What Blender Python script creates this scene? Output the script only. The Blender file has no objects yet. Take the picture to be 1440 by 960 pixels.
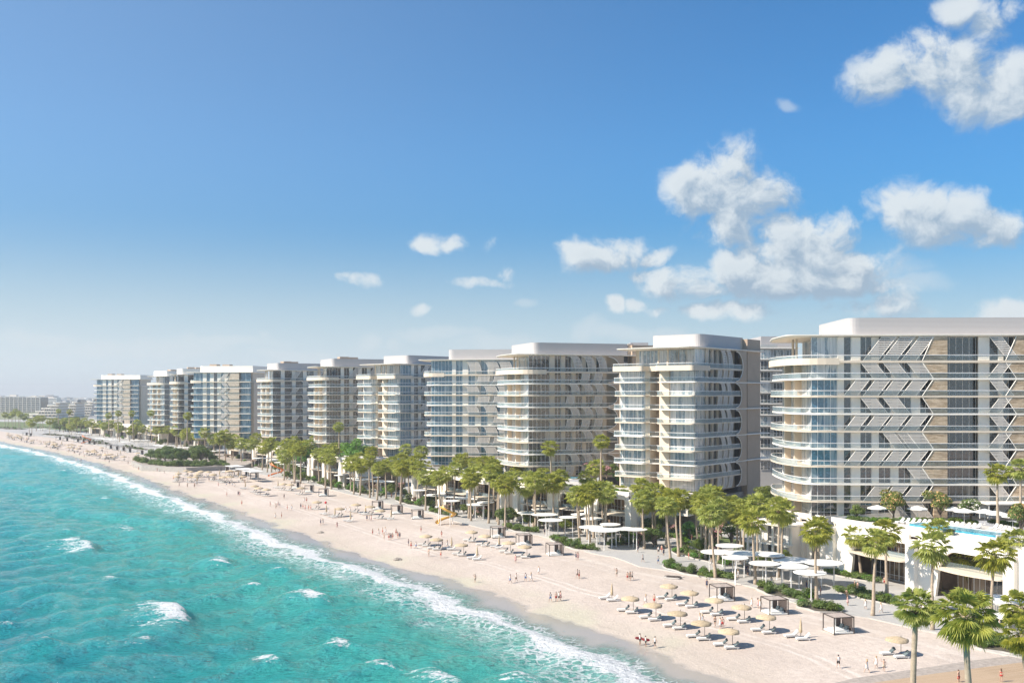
import bpy, math, random
import numpy as np
from mathutils import Vector, Matrix, noise as mnoise
R = math.radians
rnd = random.Random(7)
F = 1400.0; CX = 720.0; HY = 553.0; H = 40.0      # lens in pixels of a 1440 px wide frame, horizon row, eye height

# ---------------------------------------------------------------- camera, sky, sun, exposure
S = bpy.context.scene
COL = S.collection
cam_d = bpy.data.cameras.new('camera'); cam = bpy.data.objects.new('camera', cam_d); COL.objects.link(cam)
cam.location = (0, 0, H); cam.rotation_euler = (R(90), 0, 0)
cam_d.sensor_width = 36; cam_d.lens = 36 * F / 1440; cam_d.shift_y = (HY - 480) / 1440
cam_d.clip_start = 0.5; cam_d.clip_end = 30000
S.camera = cam
S.view_settings.view_transform = 'Standard'; S.view_settings.look = 'None'
S.view_settings.exposure = 0.66; S.view_settings.gamma = 1
try: S.view_settings.use_curve_mapping = False
except Exception: pass
S.cycles.use_denoising = True
S.cycles.max_bounces = 6; S.cycles.diffuse_bounces = 3; S.cycles.glossy_bounces = 3
S.cycles.transparent_max_bounces = 12; S.cycles.transmission_bounces = 3; S.cycles.volume_bounces = 0
S.cycles.sample_clamp_indirect = 6
S.cycles.caustics_reflective = False; S.cycles.caustics_refractive = False

SUN_EL = 42.0
sun_dir = Vector((-0.957 * math.cos(R(SUN_EL)), -0.29 * math.cos(R(SUN_EL)), math.sin(R(SUN_EL)))).normalized()
SUN_ROT = math.atan2(sun_dir.x, sun_dir.y)
sd = bpy.data.lights.new('sun', 'SUN'); sd.energy = 5.0; sd.angle = R(0.53); sd.color = (1.0, 0.91, 0.80)
sun = bpy.data.objects.new('sun', sd); COL.objects.link(sun)
sun.rotation_euler = (-sun_dir).to_track_quat('-Z', 'Y').to_euler()

class NT:
    """small node-tree helper"""
    def __init__(s, tree): s.t = tree; s.t.nodes.clear()
    def n(s, typ, ins=None, **kw):
        nd = s.t.nodes.new(typ)
        for k, v in kw.items(): setattr(nd, k, v)
        for k, v in (ins or {}).items(): s.set(nd.inputs[k], v)
        return nd
    def set(s, sock, v):
        if isinstance(v, bpy.types.NodeSocket): s.t.links.new(v, sock)
        elif isinstance(v, bpy.types.Node): s.t.links.new(v.outputs[0], sock)
        else: sock.default_value = v
    def m(s, op, a, b=None, c=None, clamp=False):
        nd = s.n('ShaderNodeMath', operation=op); nd.use_clamp = clamp
        s.set(nd.inputs[0], a)
        if b is not None: s.set(nd.inputs[1], b)
        if c is not None: s.set(nd.inputs[2], c)
        return nd.outputs[0]
    def vm(s, op, a, b=None):
        nd = s.n('ShaderNodeVectorMath', operation=op); s.set(nd.inputs[0], a)
        if b is not None: s.set(nd.inputs[1], b)
        return nd
    def ramp(s, x, a, b, lo=0.0, hi=1.0, smooth=True):
        nd = s.n('ShaderNodeMapRange'); nd.interpolation_type = 'SMOOTHSTEP' if smooth else 'LINEAR'
        s.set(nd.inputs[0], x); nd.inputs[1].default_value = a; nd.inputs[2].default_value = b
        nd.inputs[3].default_value = lo; nd.inputs[4].default_value = hi
        return nd.outputs[0]
    def mix(s, f, a, b, blend='MIX'):
        nd = s.n('ShaderNodeMix', data_type='RGBA', blend_type=blend)
        s.set(nd.inputs[0], f); s.set(nd.inputs[6], a if not isinstance(a, tuple) else a + (1,) * (4 - len(a)))
        s.set(nd.inputs[7], b if not isinstance(b, tuple) else b + (1,) * (4 - len(b)))
        return nd.outputs[2]
    def noise(s, vec, scale, detail=3, rough=.55):
        nd = s.n('ShaderNodeTexNoise'); 
        if vec is not None: s.set(nd.inputs['Vector'], vec)
        nd.inputs['Scale'].default_value = scale; nd.inputs['Detail'].default_value = detail; nd.inputs['Roughness'].default_value = rough
        return nd.outputs[0]

def px_dir(x, y):
    return math.atan((x - CX) / F), math.atan((HY - y) / F * math.cos(math.atan((x - CX) / F)))

CLOUDS = [  # x, y, half width, half height (by direction, in units of the lens), strength
 (1262,108,52,32,.9),(1300,92,42,38,1),(1345,100,34,34,1),(1378,128,44,34,.9),(1425,130,45,38,.95),(1352,14,30,20,.75),(1392,28,22,40,.7),(1425,12,30,18,.6),
 (962,262,28,34,.95),(990,270,40,40,1),(1026,244,34,36,1),(1050,285,50,36,1),(1105,325,50,26,.95),(1165,330,34,30,1),(1130,358,70,30,1),(1095,365,60,30,.95),(1040,322,45,30,.95),(1150,392,80,24,1),(1000,405,60,16,.9),(1215,400,50,16,.8),(1185,375,72,26,.95),
 (1060,388,70,24,1),(1020,388,36,26,1),(960,398,48,22,.9),(1110,404,110,18,1),
 (1278,290,44,28,.85),(1335,300,44,34,.95),(1372,318,50,28,.9),(1408,318,30,28,.8),
 (800,347,26,12,.7),(838,360,48,22,.95),(872,352,36,24,.95),(920,360,30,15,.8),(925,384,44,14,.7),
 (600,340,28,15,.8),(632,343,20,13,.72),(686,348,15,12,.62),(495,394,20,10,.66),(518,398,26,11,.72),(680,397,45,8,.62),(714,384,16,13,.62),(590,438,13,7,.62),
 (862,428,18,14,.9),(892,430,18,12,.9),(920,436,22,8,.7),(1030,440,50,14,.85),(980,440,24,12,.8),(1250,428,44,20,.7),(1195,436,40,14,.7),(1422,436,36,16,.8),
 (826,466,20,14,.55),(850,468,16,9,.5),(700,482,52,11,.45),(520,482,18,12,.4),(560,482,12,9,.38),(260,488,50,12,.38),(140,490,40,10,.32),(210,488,30,12,.35),(420,496,50,9,.4),(378,468,7,6,.35),(742,425,14,7,.35),(60,480,50,9,.4),(330,478,60,8,.4),(900,470,70,10,.4),(620,470,60,8,.4),(1230,380,60,20,.5),(1290,395,40,12,.5),(1110,152,10,8,.2)]
def build_world():
    w = bpy.data.worlds.new('World'); S.world = w; w.use_nodes = True
    t = NT(w.node_tree)
    sky = t.n('ShaderNodeTexSky', sky_type='NISHITA', sun_disc=False)
    sky.sun_elevation = R(SUN_EL); sky.sun_rotation = SUN_ROT; sky.altitude = 0; sky.air_density = 1.0; sky.dust_density = 0.6; sky.ozone_density = 3.0
    geo = t.n('ShaderNodeTexCoord').outputs['Generated']
    sep = t.n('ShaderNodeSeparateXYZ', {0: geo})
    az = t.m('ARCTAN2', sep.outputs[0], sep.outputs[1]); el = t.m('ARCSINE', sep.outputs[2])
    uv = t.n('ShaderNodeCombineXYZ', {0: az, 1: el})
    # warp
    wn = t.n('ShaderNodeTexNoise'); t.set(wn.inputs['Vector'], uv); wn.inputs['Scale'].default_value = 14; wn.inputs['Detail'].default_value = 4
    wv = t.vm('MULTIPLY', t.vm('SUBTRACT', wn.outputs[1], (.5, .5, .5)).outputs[0], (.05, .032, 0)).outputs[0]
    uvw = t.vm('ADD', uv, wv).outputs[0]
    def field(vec, clouds):
        tot = None
        for (x, y, hw, hh, st) in clouds:
            a, e = px_dir(x, y)
            d = t.vm('MULTIPLY', t.vm('SUBTRACT', vec, (a, e, 0)).outputs[0], (F / hw, F / hh, 0))
            ln = t.vm('LENGTH', d.outputs[0]).outputs[1]
            v = t.ramp(ln, 1.75, 0.2, 0, st)
            tot = v if tot is None else t.m('MAXIMUM', tot, v)
        return tot
    big = [(x, y, a * (1.22 if a > 30 else 1.05), b * (1.2 if a > 30 else 1.05), s_) for (x, y, a, b, s_) in CLOUDS if s_ >= .6]
    faint = [(x, y, a * 1.2, b * 1.25, 1.0) for (x, y, a, b, s_) in CLOUDS if s_ < .6]
    f = field(uvw, big); ff = field(uvw, faint)
    n1 = t.noise(uvw, 22, 12, .64)
    up = t.vm('ADD', uvw, (-.009, .014, 0)).outputs[0]
    n2 = t.noise(up, 22, 8, .64)
    dens = t.m('ADD', f, t.m('MULTIPLY', t.m('SUBTRACT', n1, .5), 2.2))
    mask = t.ramp(dens, .30, .86)
    mask = t.m('MULTIPLY', mask, t.ramp(f, .02, .30))
    mask = t.m('MULTIPLY', mask, t.ramp(f, .1, .85, .55, 1.0))
    maskf = t.m('MULTIPLY', t.m('MULTIPLY', t.ramp(t.m('ADD', ff, t.m('MULTIPLY', t.m('SUBTRACT', n1, .5), 1.6)), .25, 1.1), t.ramp(ff, .02, .4)), .42)
    # self shading: less cloud towards the sun is brighter
    f2 = field(up, [c for c in big if c[3] >= 18])
    lit = t.m('ADD', t.m('MULTIPLY', t.m('SUBTRACT', n1, n2), 2.8), t.m('MULTIPLY', t.m('SUBTRACT', f, f2), 1.5))
    lit = t.ramp(t.m('ADD', lit, .42), 0, 1)
    deep = t.ramp(t.m('ADD', f, t.m('MULTIPLY', t.m('SUBTRACT', n1, .5), .8)), .75, 1.3)
    lit = t.m('SUBTRACT', lit, t.m('MULTIPLY', deep, .25), clamp=True)
    ccol = t.mix(lit, (2.6, 3.4, 4.3), (5.6, 6.0, 6.2))
    skyc = t.mix(1.0, sky.outputs[0], (.36, .80, 1.08), 'MULTIPLY')
    skyc = t.vm('SCALE', skyc); skyc.inputs['Scale'].default_value = 1.0; t.set(skyc.inputs['Scale'], t.ramp(el, .26, .05, 1.0, .74)); skyc = skyc.outputs[0]
    # thin haze veil of the sky toward the horizon and towards the sun's side
    veil = t.m('ADD', t.ramp(el, .175, -.012, 0, .93), t.ramp(az, .45, -.75, 0, .22), clamp=True)
    skyc = t.mix(veil, skyc, (4.85, 5.6, 6.1))
    c = t.mix(maskf, skyc, (5.2, 5.7, 6.0))
    c = t.mix(t.m('MULTIPLY', mask, .93), c, ccol)
    bg = t.n('ShaderNodeBackground', {0: c, 1: 0.090})
    out = t.n('ShaderNodeOutputWorld'); t.t.links.new(bg.outputs[0], out.inputs[0])
    w.cycles.sampling_method = 'MANUAL'; w.cycles.sample_map_resolution = 512
build_world()

# ---------------------------------------------------------------- mesh helper
class MB:
    def __init__(s): s.v = []; s.f = []; s.mi = []; s.cur = 0
    def add(s, vs, fs):
        o = len(s.v); s.v.extend(tuple(p) for p in vs)
        for f in fs: s.f.append(tuple(i + o for i in f)); s.mi.append(s.cur)
        return s
    def box(s, x0, x1, y0, y1, z0, z1):
        return s.add([(x0,y0,z0),(x1,y0,z0),(x1,y1,z0),(x0,y1,z0),(x0,y0,z1),(x1,y0,z1),(x1,y1,z1),(x0,y1,z1)],
                     [(0,3,2,1),(4,5,6,7),(0,1,5,4),(1,2,6,5),(2,3,7,6),(3,0,4,7)])
    def prism(s, poly, z0, z1, top=None):
        n = len(poly); tp = top or poly
        return s.add([(p[0], p[1], z0) for p in poly] + [(p[0], p[1], z1) for p in tp],
              [tuple(range(n - 1, -1, -1)), tuple(range(n, 2 * n))] + [(i, (i + 1) % n, n + (i + 1) % n, n + i) for i in range(n)])
    def prism_xz(s, poly, y0, y1):
        """outline in x,z extruded along y (y0 front, y1 back), counter-clockwise seen from -y"""
        n = len(poly)
        return s.add([(p[0], y0, p[1]) for p in poly] + [(p[0], y1, p[1]) for p in poly],
              [tuple(range(n)), tuple(range(2 * n - 1, n - 1, -1))] + [((i + 1) % n, i, n + i, n + (i + 1) % n) for i in range(n)])
    def wall(s, line, z0, z1, th=.05):
        """upright strip of thickness th along an open line"""
        m = len(line)
        if m < 2: return s
        L = []; Rr = []
        for i, p in enumerate(line):
            a = line[max(i - 1, 0)]; b = line[min(i + 1, m - 1)]
            dx, dy = b[0] - a[0], b[1] - a[1]; l = math.hypot(dx, dy) or 1
            nx, ny = -dy / l * th / 2, dx / l * th / 2
            L.append((p[0] + nx, p[1] + ny)); Rr.append((p[0] - nx, p[1] - ny))
        vs = [(p[0], p[1], z0) for p in L] + [(p[0], p[1], z1) for p in L] + [(p[0], p[1], z0) for p in Rr] + [(p[0], p[1], z1) for p in Rr]
        fs = []
        for i in range(m - 1):
            fs += [(i + 1, i, m + i, m + i + 1), (2*m + i, 2*m + i + 1, 3*m + i + 1, 3*m + i), (m + i, 3*m + i, 3*m + i + 1, m + i + 1), (i, i + 1, 2*m + i + 1, 2*m + i)]
        fs += [(0, 2*m, 3*m, m), (m - 1, 2*m - 1, 4*m - 1, 3*m - 1)]
        return s.add(vs, fs)
    def tube(s, pts, rad, n=6, cap=True):
        """tapered tube along points; rad: number or list"""
        m = len(pts); P = [Vector(p) for p in pts]
        if not isinstance(rad, (list, tuple)): rad = [rad] * m
        vs = []; fs = []
        for i, p in enumerate(P):
            d = (P[min(i + 1, m - 1)] - P[max(i - 1, 0)]).normalized()
            a = Vector((1, 0, 0)) if abs(d.x) < .8 else Vector((0, 1, 0))
            u = d.cross(a).normalized(); w = d.cross(u)
            for k in range(n):
                t = 2 * math.pi * k / n
                vs.append(p + (u * math.cos(t) + w * math.sin(t)) * rad[i])
        for i in range(m - 1):
            for k in range(n):
                fs.append((i*n + k, i*n + (k+1) % n, (i+1)*n + (k+1) % n, (i+1)*n + k))
        if cap: fs += [tuple(range(n - 1, -1, -1)), tuple(range((m-1)*n, m*n))]
        return s.add(vs, fs)
    def lathe(s, prof, n=16, c=(0, 0, 0)):
        vs = []; fs = []; m = len(prof)
        for (r, z) in prof:
            for k in range(n):
                t = 2 * math.pi * k / n; vs.append((c[0] + r*math.cos(t), c[1] + r*math.sin(t), c[2] + z))
        for i in range(m - 1):
            for k in range(n): fs.append((i*n + k, i*n + (k+1) % n, (i+1)*n + (k+1) % n, (i+1)*n + k))
        fs += [tuple(range(n - 1, -1, -1)), tuple(range((m-1)*n, m*n))]
        return s.add(vs, fs)
    def mesh(s, name, mats, smooth=False):
        me = bpy.data.meshes.new(name); me.from_pydata(s.v, [], s.f)
        if not isinstance(mats, (list, tuple)): mats = [mats]
        for m in mats: me.materials.append(m)
        if len(mats) > 1: me.polygons.foreach_set('material_index', s.mi)
        if smooth: me.polygons.foreach_set('use_smooth', [True] * len(me.polygons))
        me.validate(); me.update()
        return me
def link(name, me, parent=None, loc=None, rz=None, label=None):
    o = bpy.data.objects.new(name, me); COL.objects.link(o)
    if parent is not None: o.parent = parent
    if loc is not None: o.location = loc
    if rz is not None: o.rotation_euler = (0, 0, rz)
    if label: o['label'] = label
    return o
def part(name, mb, mat, parent=None, smooth=False, **k):
    return link(name, mb.mesh(name, mat, smooth), parent, **k)
def tag(o, label=None, cat=None, group=None, kind=None):
    if label: o['label'] = label
    if cat: o['category'] = cat
    if group: o['group'] = group
    if kind: o['kind'] = kind
    return o
def thing(name, loc=(0, 0, 0), rz=0, label=None, cat=None, group=None):
    o = bpy.data.objects.new(name, None); COL.objects.link(o); o.location = loc; o.rotation_euler = (0, 0, rz)
    o.empty_display_size = .3
    return tag(o, label, cat, group)
def dup(root, loc, rz=0.0, sc=1.0):
    r = root.copy(); COL.objects.link(r); r.location = loc; r.rotation_euler = (0, 0, rz)
    r.scale = (sc, sc, sc) if not isinstance(sc, tuple) else sc
    for ch in KIDS.get(root.name, ()):
        c = ch.copy(); COL.objects.link(c); c.parent = r
        for g in KIDS.get(ch.name, ()):
            d = g.copy(); COL.objects.link(d); d.parent = c
    return r
KIDS = {}
def proto(root):
    """remember the parts of a first instance so that copies are quick"""
    KIDS[root.name] = list(root.children)
    for c in root.children: KIDS[c.name] = list(c.children)
    return root
class Spawn:
    """first use moves the built instance itself, later uses copy it"""
    def __init__(s, root): s.root = proto(root); s.used = False
    def __call__(s, loc, rz=0.0, sc=1.0):
        if not s.used:
            s.used = True; o = s.root; s.first = o
            # later copies start from a clean state
            o.location = loc; o.rotation_euler = (0, 0, rz); o.scale = (sc, sc, sc) if not isinstance(sc, tuple) else sc
            return o
        return dup(s.root, loc, rz, sc)
ONES = 'first second third fourth fifth sixth seventh eighth ninth tenth eleventh twelfth thirteenth fourteenth fifteenth sixteenth seventeenth eighteenth nineteenth twentieth'.split()
def ordn(i):
    if i >= 99: return 'hundred-and-' + ordn(i - 100) if i > 99 else 'hundredth'
    if i < 20: return ONES[i]
    tens = ['twenty', 'thirty', 'forty', 'fifty', 'sixty', 'seventy', 'eighty', 'ninety'][(i + 1) // 10 - 2]
    r = (i + 1) % 10
    return (tens[:-1] + 'ieth') if r == 0 else tens + '-' + ONES[r - 1]
ZONES = [(1125, 'nearest tower'), (868, 'second nearest tower'), (700, 'third nearest tower'), (592, 'fourth nearest tower'), (500, 'fifth nearest tower'), (425, 'sixth nearest tower'),
         (352, 'seventh nearest tower'), (266, 'eighth nearest tower'), (231, 'ninth nearest tower'), (193, 'tenth nearest tower'), (-9999, 'farthest tower')]
def to_px(p):
    return CX + F * p[0] / p[1], HY + F * (H - p[2]) / p[1]
def relabel(things, desc, cat, group, where='before', most=60):
    """one label per thing: what it is, the tower it stands before, its place in the row there"""
    z = {}
    for o in things:
        x, _ = to_px(o.location)
        for k, (x0, nm) in enumerate(ZONES):
            if x >= x0: z.setdefault(nm, []).append((x, o)); break
    for nm, l in z.items():
        l.sort(key=lambda a: a[0])
        for i, (x, o) in enumerate(l):
            d = desc(o) if callable(desc) else desc
            lab = f"{d} {where} the {nm}" + (f", {ordn(i)} from the left" if len(l) > 1 else "")
            tag(o, lab, cat, group)
# ---------------------------------------------------------------- materials
MATS = {}
def mat(name, col, rough=.6, var=.08, scale=1.0, metal=0.0, bump=0.0, bscale=None, spec=.5, coord='Object', obj_var=0.0, trans=None):
    if name in MATS: return MATS[name]
    m = bpy.data.materials.new(name); m.use_nodes = True; t = NT(m.node_tree)
    if coord == 'World': vec = t.n('ShaderNodeNewGeometry').outputs['Position']
    else: vec = t.n('ShaderNodeTexCoord').outputs['Object']
    n = t.noise(vec, scale, 4, .6)
    k = t.ramp(n, .3, .7, 1 - var, 1 + var, False)
    if obj_var:
        rv = t.n('ShaderNodeObjectInfo').outputs['Random']
        k = t.m('MULTIPLY', k, t.ramp(rv, 0, 1, 1 - obj_var, 1 + obj_var, False))
    c = t.vm('SCALE', tuple(col[:3])); t.set(c.inputs['Scale'], k)
    b = t.n('ShaderNodeBsdfPrincipled', {'Base Color': c.outputs[0], 'Roughness': rough, 'Metallic': metal})
    b.inputs['Specular IOR Level'].default_value = spec
    if bump:
        bn = t.noise(vec, bscale or scale * 6, 4, .6)
        bp = t.n('ShaderNodeBump', {'Strength': bump, 'Distance': .05, 'Height': bn}); t.set(b.inputs['Normal'], bp)
    sh = b.outputs[0]
    if trans:
        tr = t.n('ShaderNodeBsdfTranslucent', {'Color': tuple(trans) + (1,)})
        sh = t.n('ShaderNodeMixShader', {0: .35, 1: b.outputs[0], 2: tr.outputs[0]}).outputs[0]
    out = t.n('ShaderNodeOutputMaterial'); t.t.links.new(sh, out.inputs[0])
    MATS[name] = m; return m

plaster = mat('white_plaster', (.86, .80, .71), .7, .05, .35)
cream = mat('cream_plaster', (.70, .59, .46), .75, .06, .3)
walltone = mat('warm_wall', (.62, .53, .42), .75, .06, .25, obj_var=.05)
greywall = mat('grey_cladding', (.42, .40, .37), .6, .05, .3)
brownwall = mat('taupe_wall', (.45, .34, .245), .8, .07, .3, bump=.1)
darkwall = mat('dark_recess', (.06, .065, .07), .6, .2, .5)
white_metal = mat('white_metal', (.84, .81, .77), .35, .03, 2)
darkmetal = mat('dark_bronze_metal', (.075, .06, .052), .45, .1, 2)
louvre = mat('grey_louvre', (.60, .55, .49), .5, .05, .8)
soil = mat('bed_soil', (.10, .085, .06), .95, .3, 1.5, coord='World')
canvas = mat('white_canvas', (.80, .78, .73), .8, .04, 2)
cushion = mat('cream_cushion', (.76, .74, .68), .85, .05, 3)
tealcloth = mat('teal_grey_cushion', (.10, .13, .135), .85, .15, 3, obj_var=.3)
bronze_in = mat('bronze_interior', (.26, .175, .115), .6, .25, .6, obj_var=.2)
kerbm = mat('pale_kerb_stone', (.48, .45, .41), .8, .08, 1, coord='World')
yellow = mat('yellow_plastic', (.72, .42, .08), .35, .05, 2)
orangep = mat('orange_plastic', (.75, .22, .05), .35, .05, 2)
redp = mat('red_gloss', (.6, .04, .04), .25, .05, 2)

def mk_box_plant():
    """ribbed metal of the roof plant screens"""
    m = bpy.data.materials.new('ribbed_plant_screen'); m.use_nodes = True; t = NT(m.node_tree)
    v = t.n('ShaderNodeTexCoord').outputs['Object']; sp = t.n('ShaderNodeSeparateXYZ', {0: v})
    w = t.m('PINGPONG', sp.outputs[2], .14); w = t.ramp(w, 0.02, .1)
    c = t.mix(t.m('MULTIPLY', w, 1.0), (.40, .375, .36), (.52, .49, .47))
    bp = t.n('ShaderNodeBump', {'Strength': .4, 'Distance': .04, 'Height': w})
    b = t.n('ShaderNodeBsdfPrincipled', {'Base Color': c, 'Roughness': .5, 'Normal': bp})
    t.n('ShaderNodeOutputMaterial', {0: b.outputs[0]}); return m
ribbed = mk_box_plant()

def mk_stone(name, c1, c2, zs=2.2):
    m = bpy.data.materials.new(name); m.use_nodes = True; t = NT(m.node_tree)
    v = t.n('ShaderNodeTexCoord').outputs['Object']
    vs = t.vm('MULTIPLY', v, (.35, .35, zs)).outputs[0]
    n = t.noise(vs, 1.3, 6, .7); n2 = t.noise(v, .8, 3)
    c = t.mix(t.ramp(n, .36, .66), c1, c2)
    c = t.mix(t.ramp(n2, .3, .7, 0, .3), c, (.5, .42, .32))
    br = t.n('ShaderNodeTexBrick', {'Vector': t.n('ShaderNodeCombineXYZ', {0: t.m('ADD', t.n('ShaderNodeSeparateXYZ', {0: v}).outputs[0], t.n('ShaderNodeSeparateXYZ', {0: v}).outputs[1]), 1: t.n('ShaderNodeSeparateXYZ', {0: v}).outputs[2]}), 'Color1': (1,1,1,1), 'Color2': (.84,.84,.84,1), 'Mortar': (.55,.5,.45,1), 'Scale': 1.0, 'Mortar Size': .012})
    br.inputs['Brick Width'].default_value = 1.2; br.inputs['Row Height'].default_value = .45
    c = t.mix(1.0, c, br.outputs[0], 'MULTIPLY')
    b = t.n('ShaderNodeBsdfPrincipled', {'Base Color': c, 'Roughness': .75})
    t.n('ShaderNodeOutputMaterial', {0: b.outputs[0]}); return m
stone_light = mk_stone('pale_tan_cladding', (.52, .42, .31), (.72, .62, .49))
stone = mk_stone('travertine_cladding', (.33, .225, .13), (.66, .52, .36))
stone_dark = mk_stone('rough_grey_stone', (.16, .14, .12), (.34, .31, .27), 1.0)

def mk_glass(name, deep, curtain, share, rough=.06, ior=2.1, tint=None):
    """window glass: dark room, curtains or reflected sky put into the colour, differently behind each pane"""
    m = bpy.data.materials.new(name); m.use_nodes = True; t = NT(m.node_tree)
    v = t.n('ShaderNodeTexCoord').outputs['Object']; rv = t.n('ShaderNodeObjectInfo').outputs['Random']
    off = t.n('ShaderNodeCombineXYZ', {0: t.m('MULTIPLY', rv, 77.0), 1: t.m('MULTIPLY', rv, 31.0), 2: rv})
    vv = t.vm('ADD', v, off).outputs[0]
    n = t.noise(t.vm('MULTIPLY', vv, (1, 1, .15)).outputs[0], .55, 2)
    fold = t.noise(t.vm('MULTIPLY', vv, (1, 1, .03)).outputs[0], 5.5, 3)
    cur = t.ramp(t.m('ADD', n, t.m('MULTIPLY', rv, .12)), .62 - share * .3, .66 - share * .3)
    cc = t.mix(t.ramp(fold, .35, .65), tuple(c * .7 for c in curtain), curtain)
    furn = t.noise(vv, 1.6, 4, .7)
    dd = t.mix(t.ramp(furn, .45, .75), deep, tuple(min(1, c * 2.4 + .03) for c in deep))
    c = t.mix(cur, dd, cc)
    b = t.n('ShaderNodeBsdfPrincipled', {'Base Color': c, 'Roughness': rough, 'IOR': ior})
    if tint: b.inputs['Specular Tint'].default_value = tint + (1,)
    wv = t.noise(v, .7, 2); bp = t.n('ShaderNodeBump', {'Strength': .03, 'Distance': .3, 'Height': wv}); t.set(b.inputs['Normal'], bp)
    t.n('ShaderNodeOutputMaterial', {0: b.outputs[0]}); return m
glass_light = mk_glass('sky_pale_curtained_glass', (.17, .22, .25), (.62, .62, .60), .35)  # pale base stands in for the bright sky reflected; curtains behind some panes
glass_mid = mk_glass('window_glass', (.035, .042, .046), (.42, .39, .35), -.35)
glass_blue = mk_glass('blue_sky_reflection_glass', (.045, .115, .165), (.28, .36, .40), .1, tint=(.8, .92, 1))  # blue base paints in the sky and sea this glass would reflect
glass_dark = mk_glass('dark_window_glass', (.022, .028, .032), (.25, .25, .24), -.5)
shop_glass = mk_glass('shopfront_glass', (.11, .075, .05), (.34, .25, .17), .35, ior=1.5)

def mk_rail():
    m = bpy.data.materials.new('balcony_glass'); m.use_nodes = True; t = NT(m.node_tree)
    g = t.n('ShaderNodeBsdfPrincipled', {'Base Color': (.42, .50, .52, 1), 'Roughness': .08, 'IOR': 1.6})
    tr = t.n('ShaderNodeBsdfTransparent', {'Color': (.95, .975, .98, 1)})
    fr = t.n('ShaderNodeFresnel', {'IOR': 1.45})
    f = t.m('ADD', t.m('MULTIPLY', fr, .5), .07, clamp=True)
    x = t.n('ShaderNodeMixShader', {0: f, 1: tr.outputs[0], 2: g.outputs[0]})
    t.n('ShaderNodeOutputMaterial', {0: x.outputs[0]}); return m
rail_glass = mk_rail()

def mk_pool():
    m = bpy.data.materials.new('pool_water'); m.use_nodes = True; t = NT(m.node_tree)
    v = t.n('ShaderNodeNewGeometry').outputs['Position']
    n = t.noise(v, 1.2, 4, .7)
    c = t.mix(t.ramp(n, .35, .65), (.02, .22, .34), (.10, .42, .52))
    bp = t.n('ShaderNodeBump', {'Strength': .3, 'Distance': .1, 'Height': t.noise(v, 2.5, 3)})
    b = t.n('ShaderNodeBsdfPrincipled', {'Base Color': c, 'Roughness': .06, 'Normal': bp})
    t.n('ShaderNodeOutputMaterial', {0: b.outputs[0]}); return m
pool_water = mk_pool()

def mk_leaf(name, a, b, tr, scale=.9, w=.4):
    m = bpy.data.materials.new(name); m.use_nodes = True; t = NT(m.node_tree)
    v = t.n('ShaderNodeTexCoord').outputs['Object']; rv = t.n('ShaderNodeObjectInfo').outputs['Random']
    n = t.noise(t.vm('ADD', v, t.n('ShaderNodeCombineXYZ', {0: t.m('MULTIPLY', rv, 50.0)})).outputs[0], scale, 5, .65)
    c = t.mix(t.ramp(n, .32, .68), a, b)
    hs = t.n('ShaderNodeHueSaturation', {'Hue': t.ramp(rv, 0, 1, .485, .512, False), 'Saturation': t.ramp(rv, 0, 1, 1.08, .85, False), 'Value': t.ramp(rv, 0, 1, .85, 1.18, False), 'Color': c})
    d = t.n('ShaderNodeBsdfPrincipled', {'Base Color': hs.outputs[0], 'Roughness': .5})
    d.inputs['Specular IOR Level'].default_value = .35
    k = t.n('ShaderNodeBsdfTranslucent', {'Color': tuple(tr) + (1,)})
    x = t.n('ShaderNodeMixShader', {0: w, 1: d.outputs[0], 2: k.outputs[0]})
    t.n('ShaderNodeOutputMaterial', {0: x.outputs[0]}); return m
palm_leaf = mk_leaf('fan_palm_leaf', (.19, .235, .04), (.47, .46, .085), (.46, .50, .09), 1.3, .40)
dead_leaf = mk_leaf('dry_palm_leaf', (.16, .12, .075), (.27, .21, .13), (.2, .14, .07), 2)
tree_leaf = mk_leaf('broad_tree_leaf', (.09, .14, .025), (.26, .29, .055), (.25, .33, .05), .6)
dark_leaf = mk_leaf('dark_tree_leaf', (.065, .12, .025), (.18, .24, .05), (.15, .22, .04), .6)
bright_leaf = mk_leaf('bright_green_leaf', (.09, .20, .02), (.17, .34, .04), (.2, .4, .04), .8)
shrub_leaf = mk_leaf('shrub_leaf', (.07, .13, .03), (.22, .28, .07), (.2, .3, .05), 1.6)
grass_leaf = mk_leaf('pale_shrub_leaf', (.12, .17, .06), (.27, .32, .14), (.2, .27, .08), 1.6)
pink_flower = mat('pink_blossom', (.55, .25, .30), .7, .25, 3)
white_flower = mat('white_blossom', (.75, .70, .62), .7, .1, 3)
bark = mat('palm_bark', (.42, .33, .24), .9, .25, 2.5, bump=.5, bscale=9)
bark2 = mat('tree_bark', (.17, .13, .10), .9, .25, 2.5, bump=.5)
thatch = mat('straw_thatch', (.50, .39, .25), .9, .22, 3.5, bump=.8, bscale=20, obj_var=.12)

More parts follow.
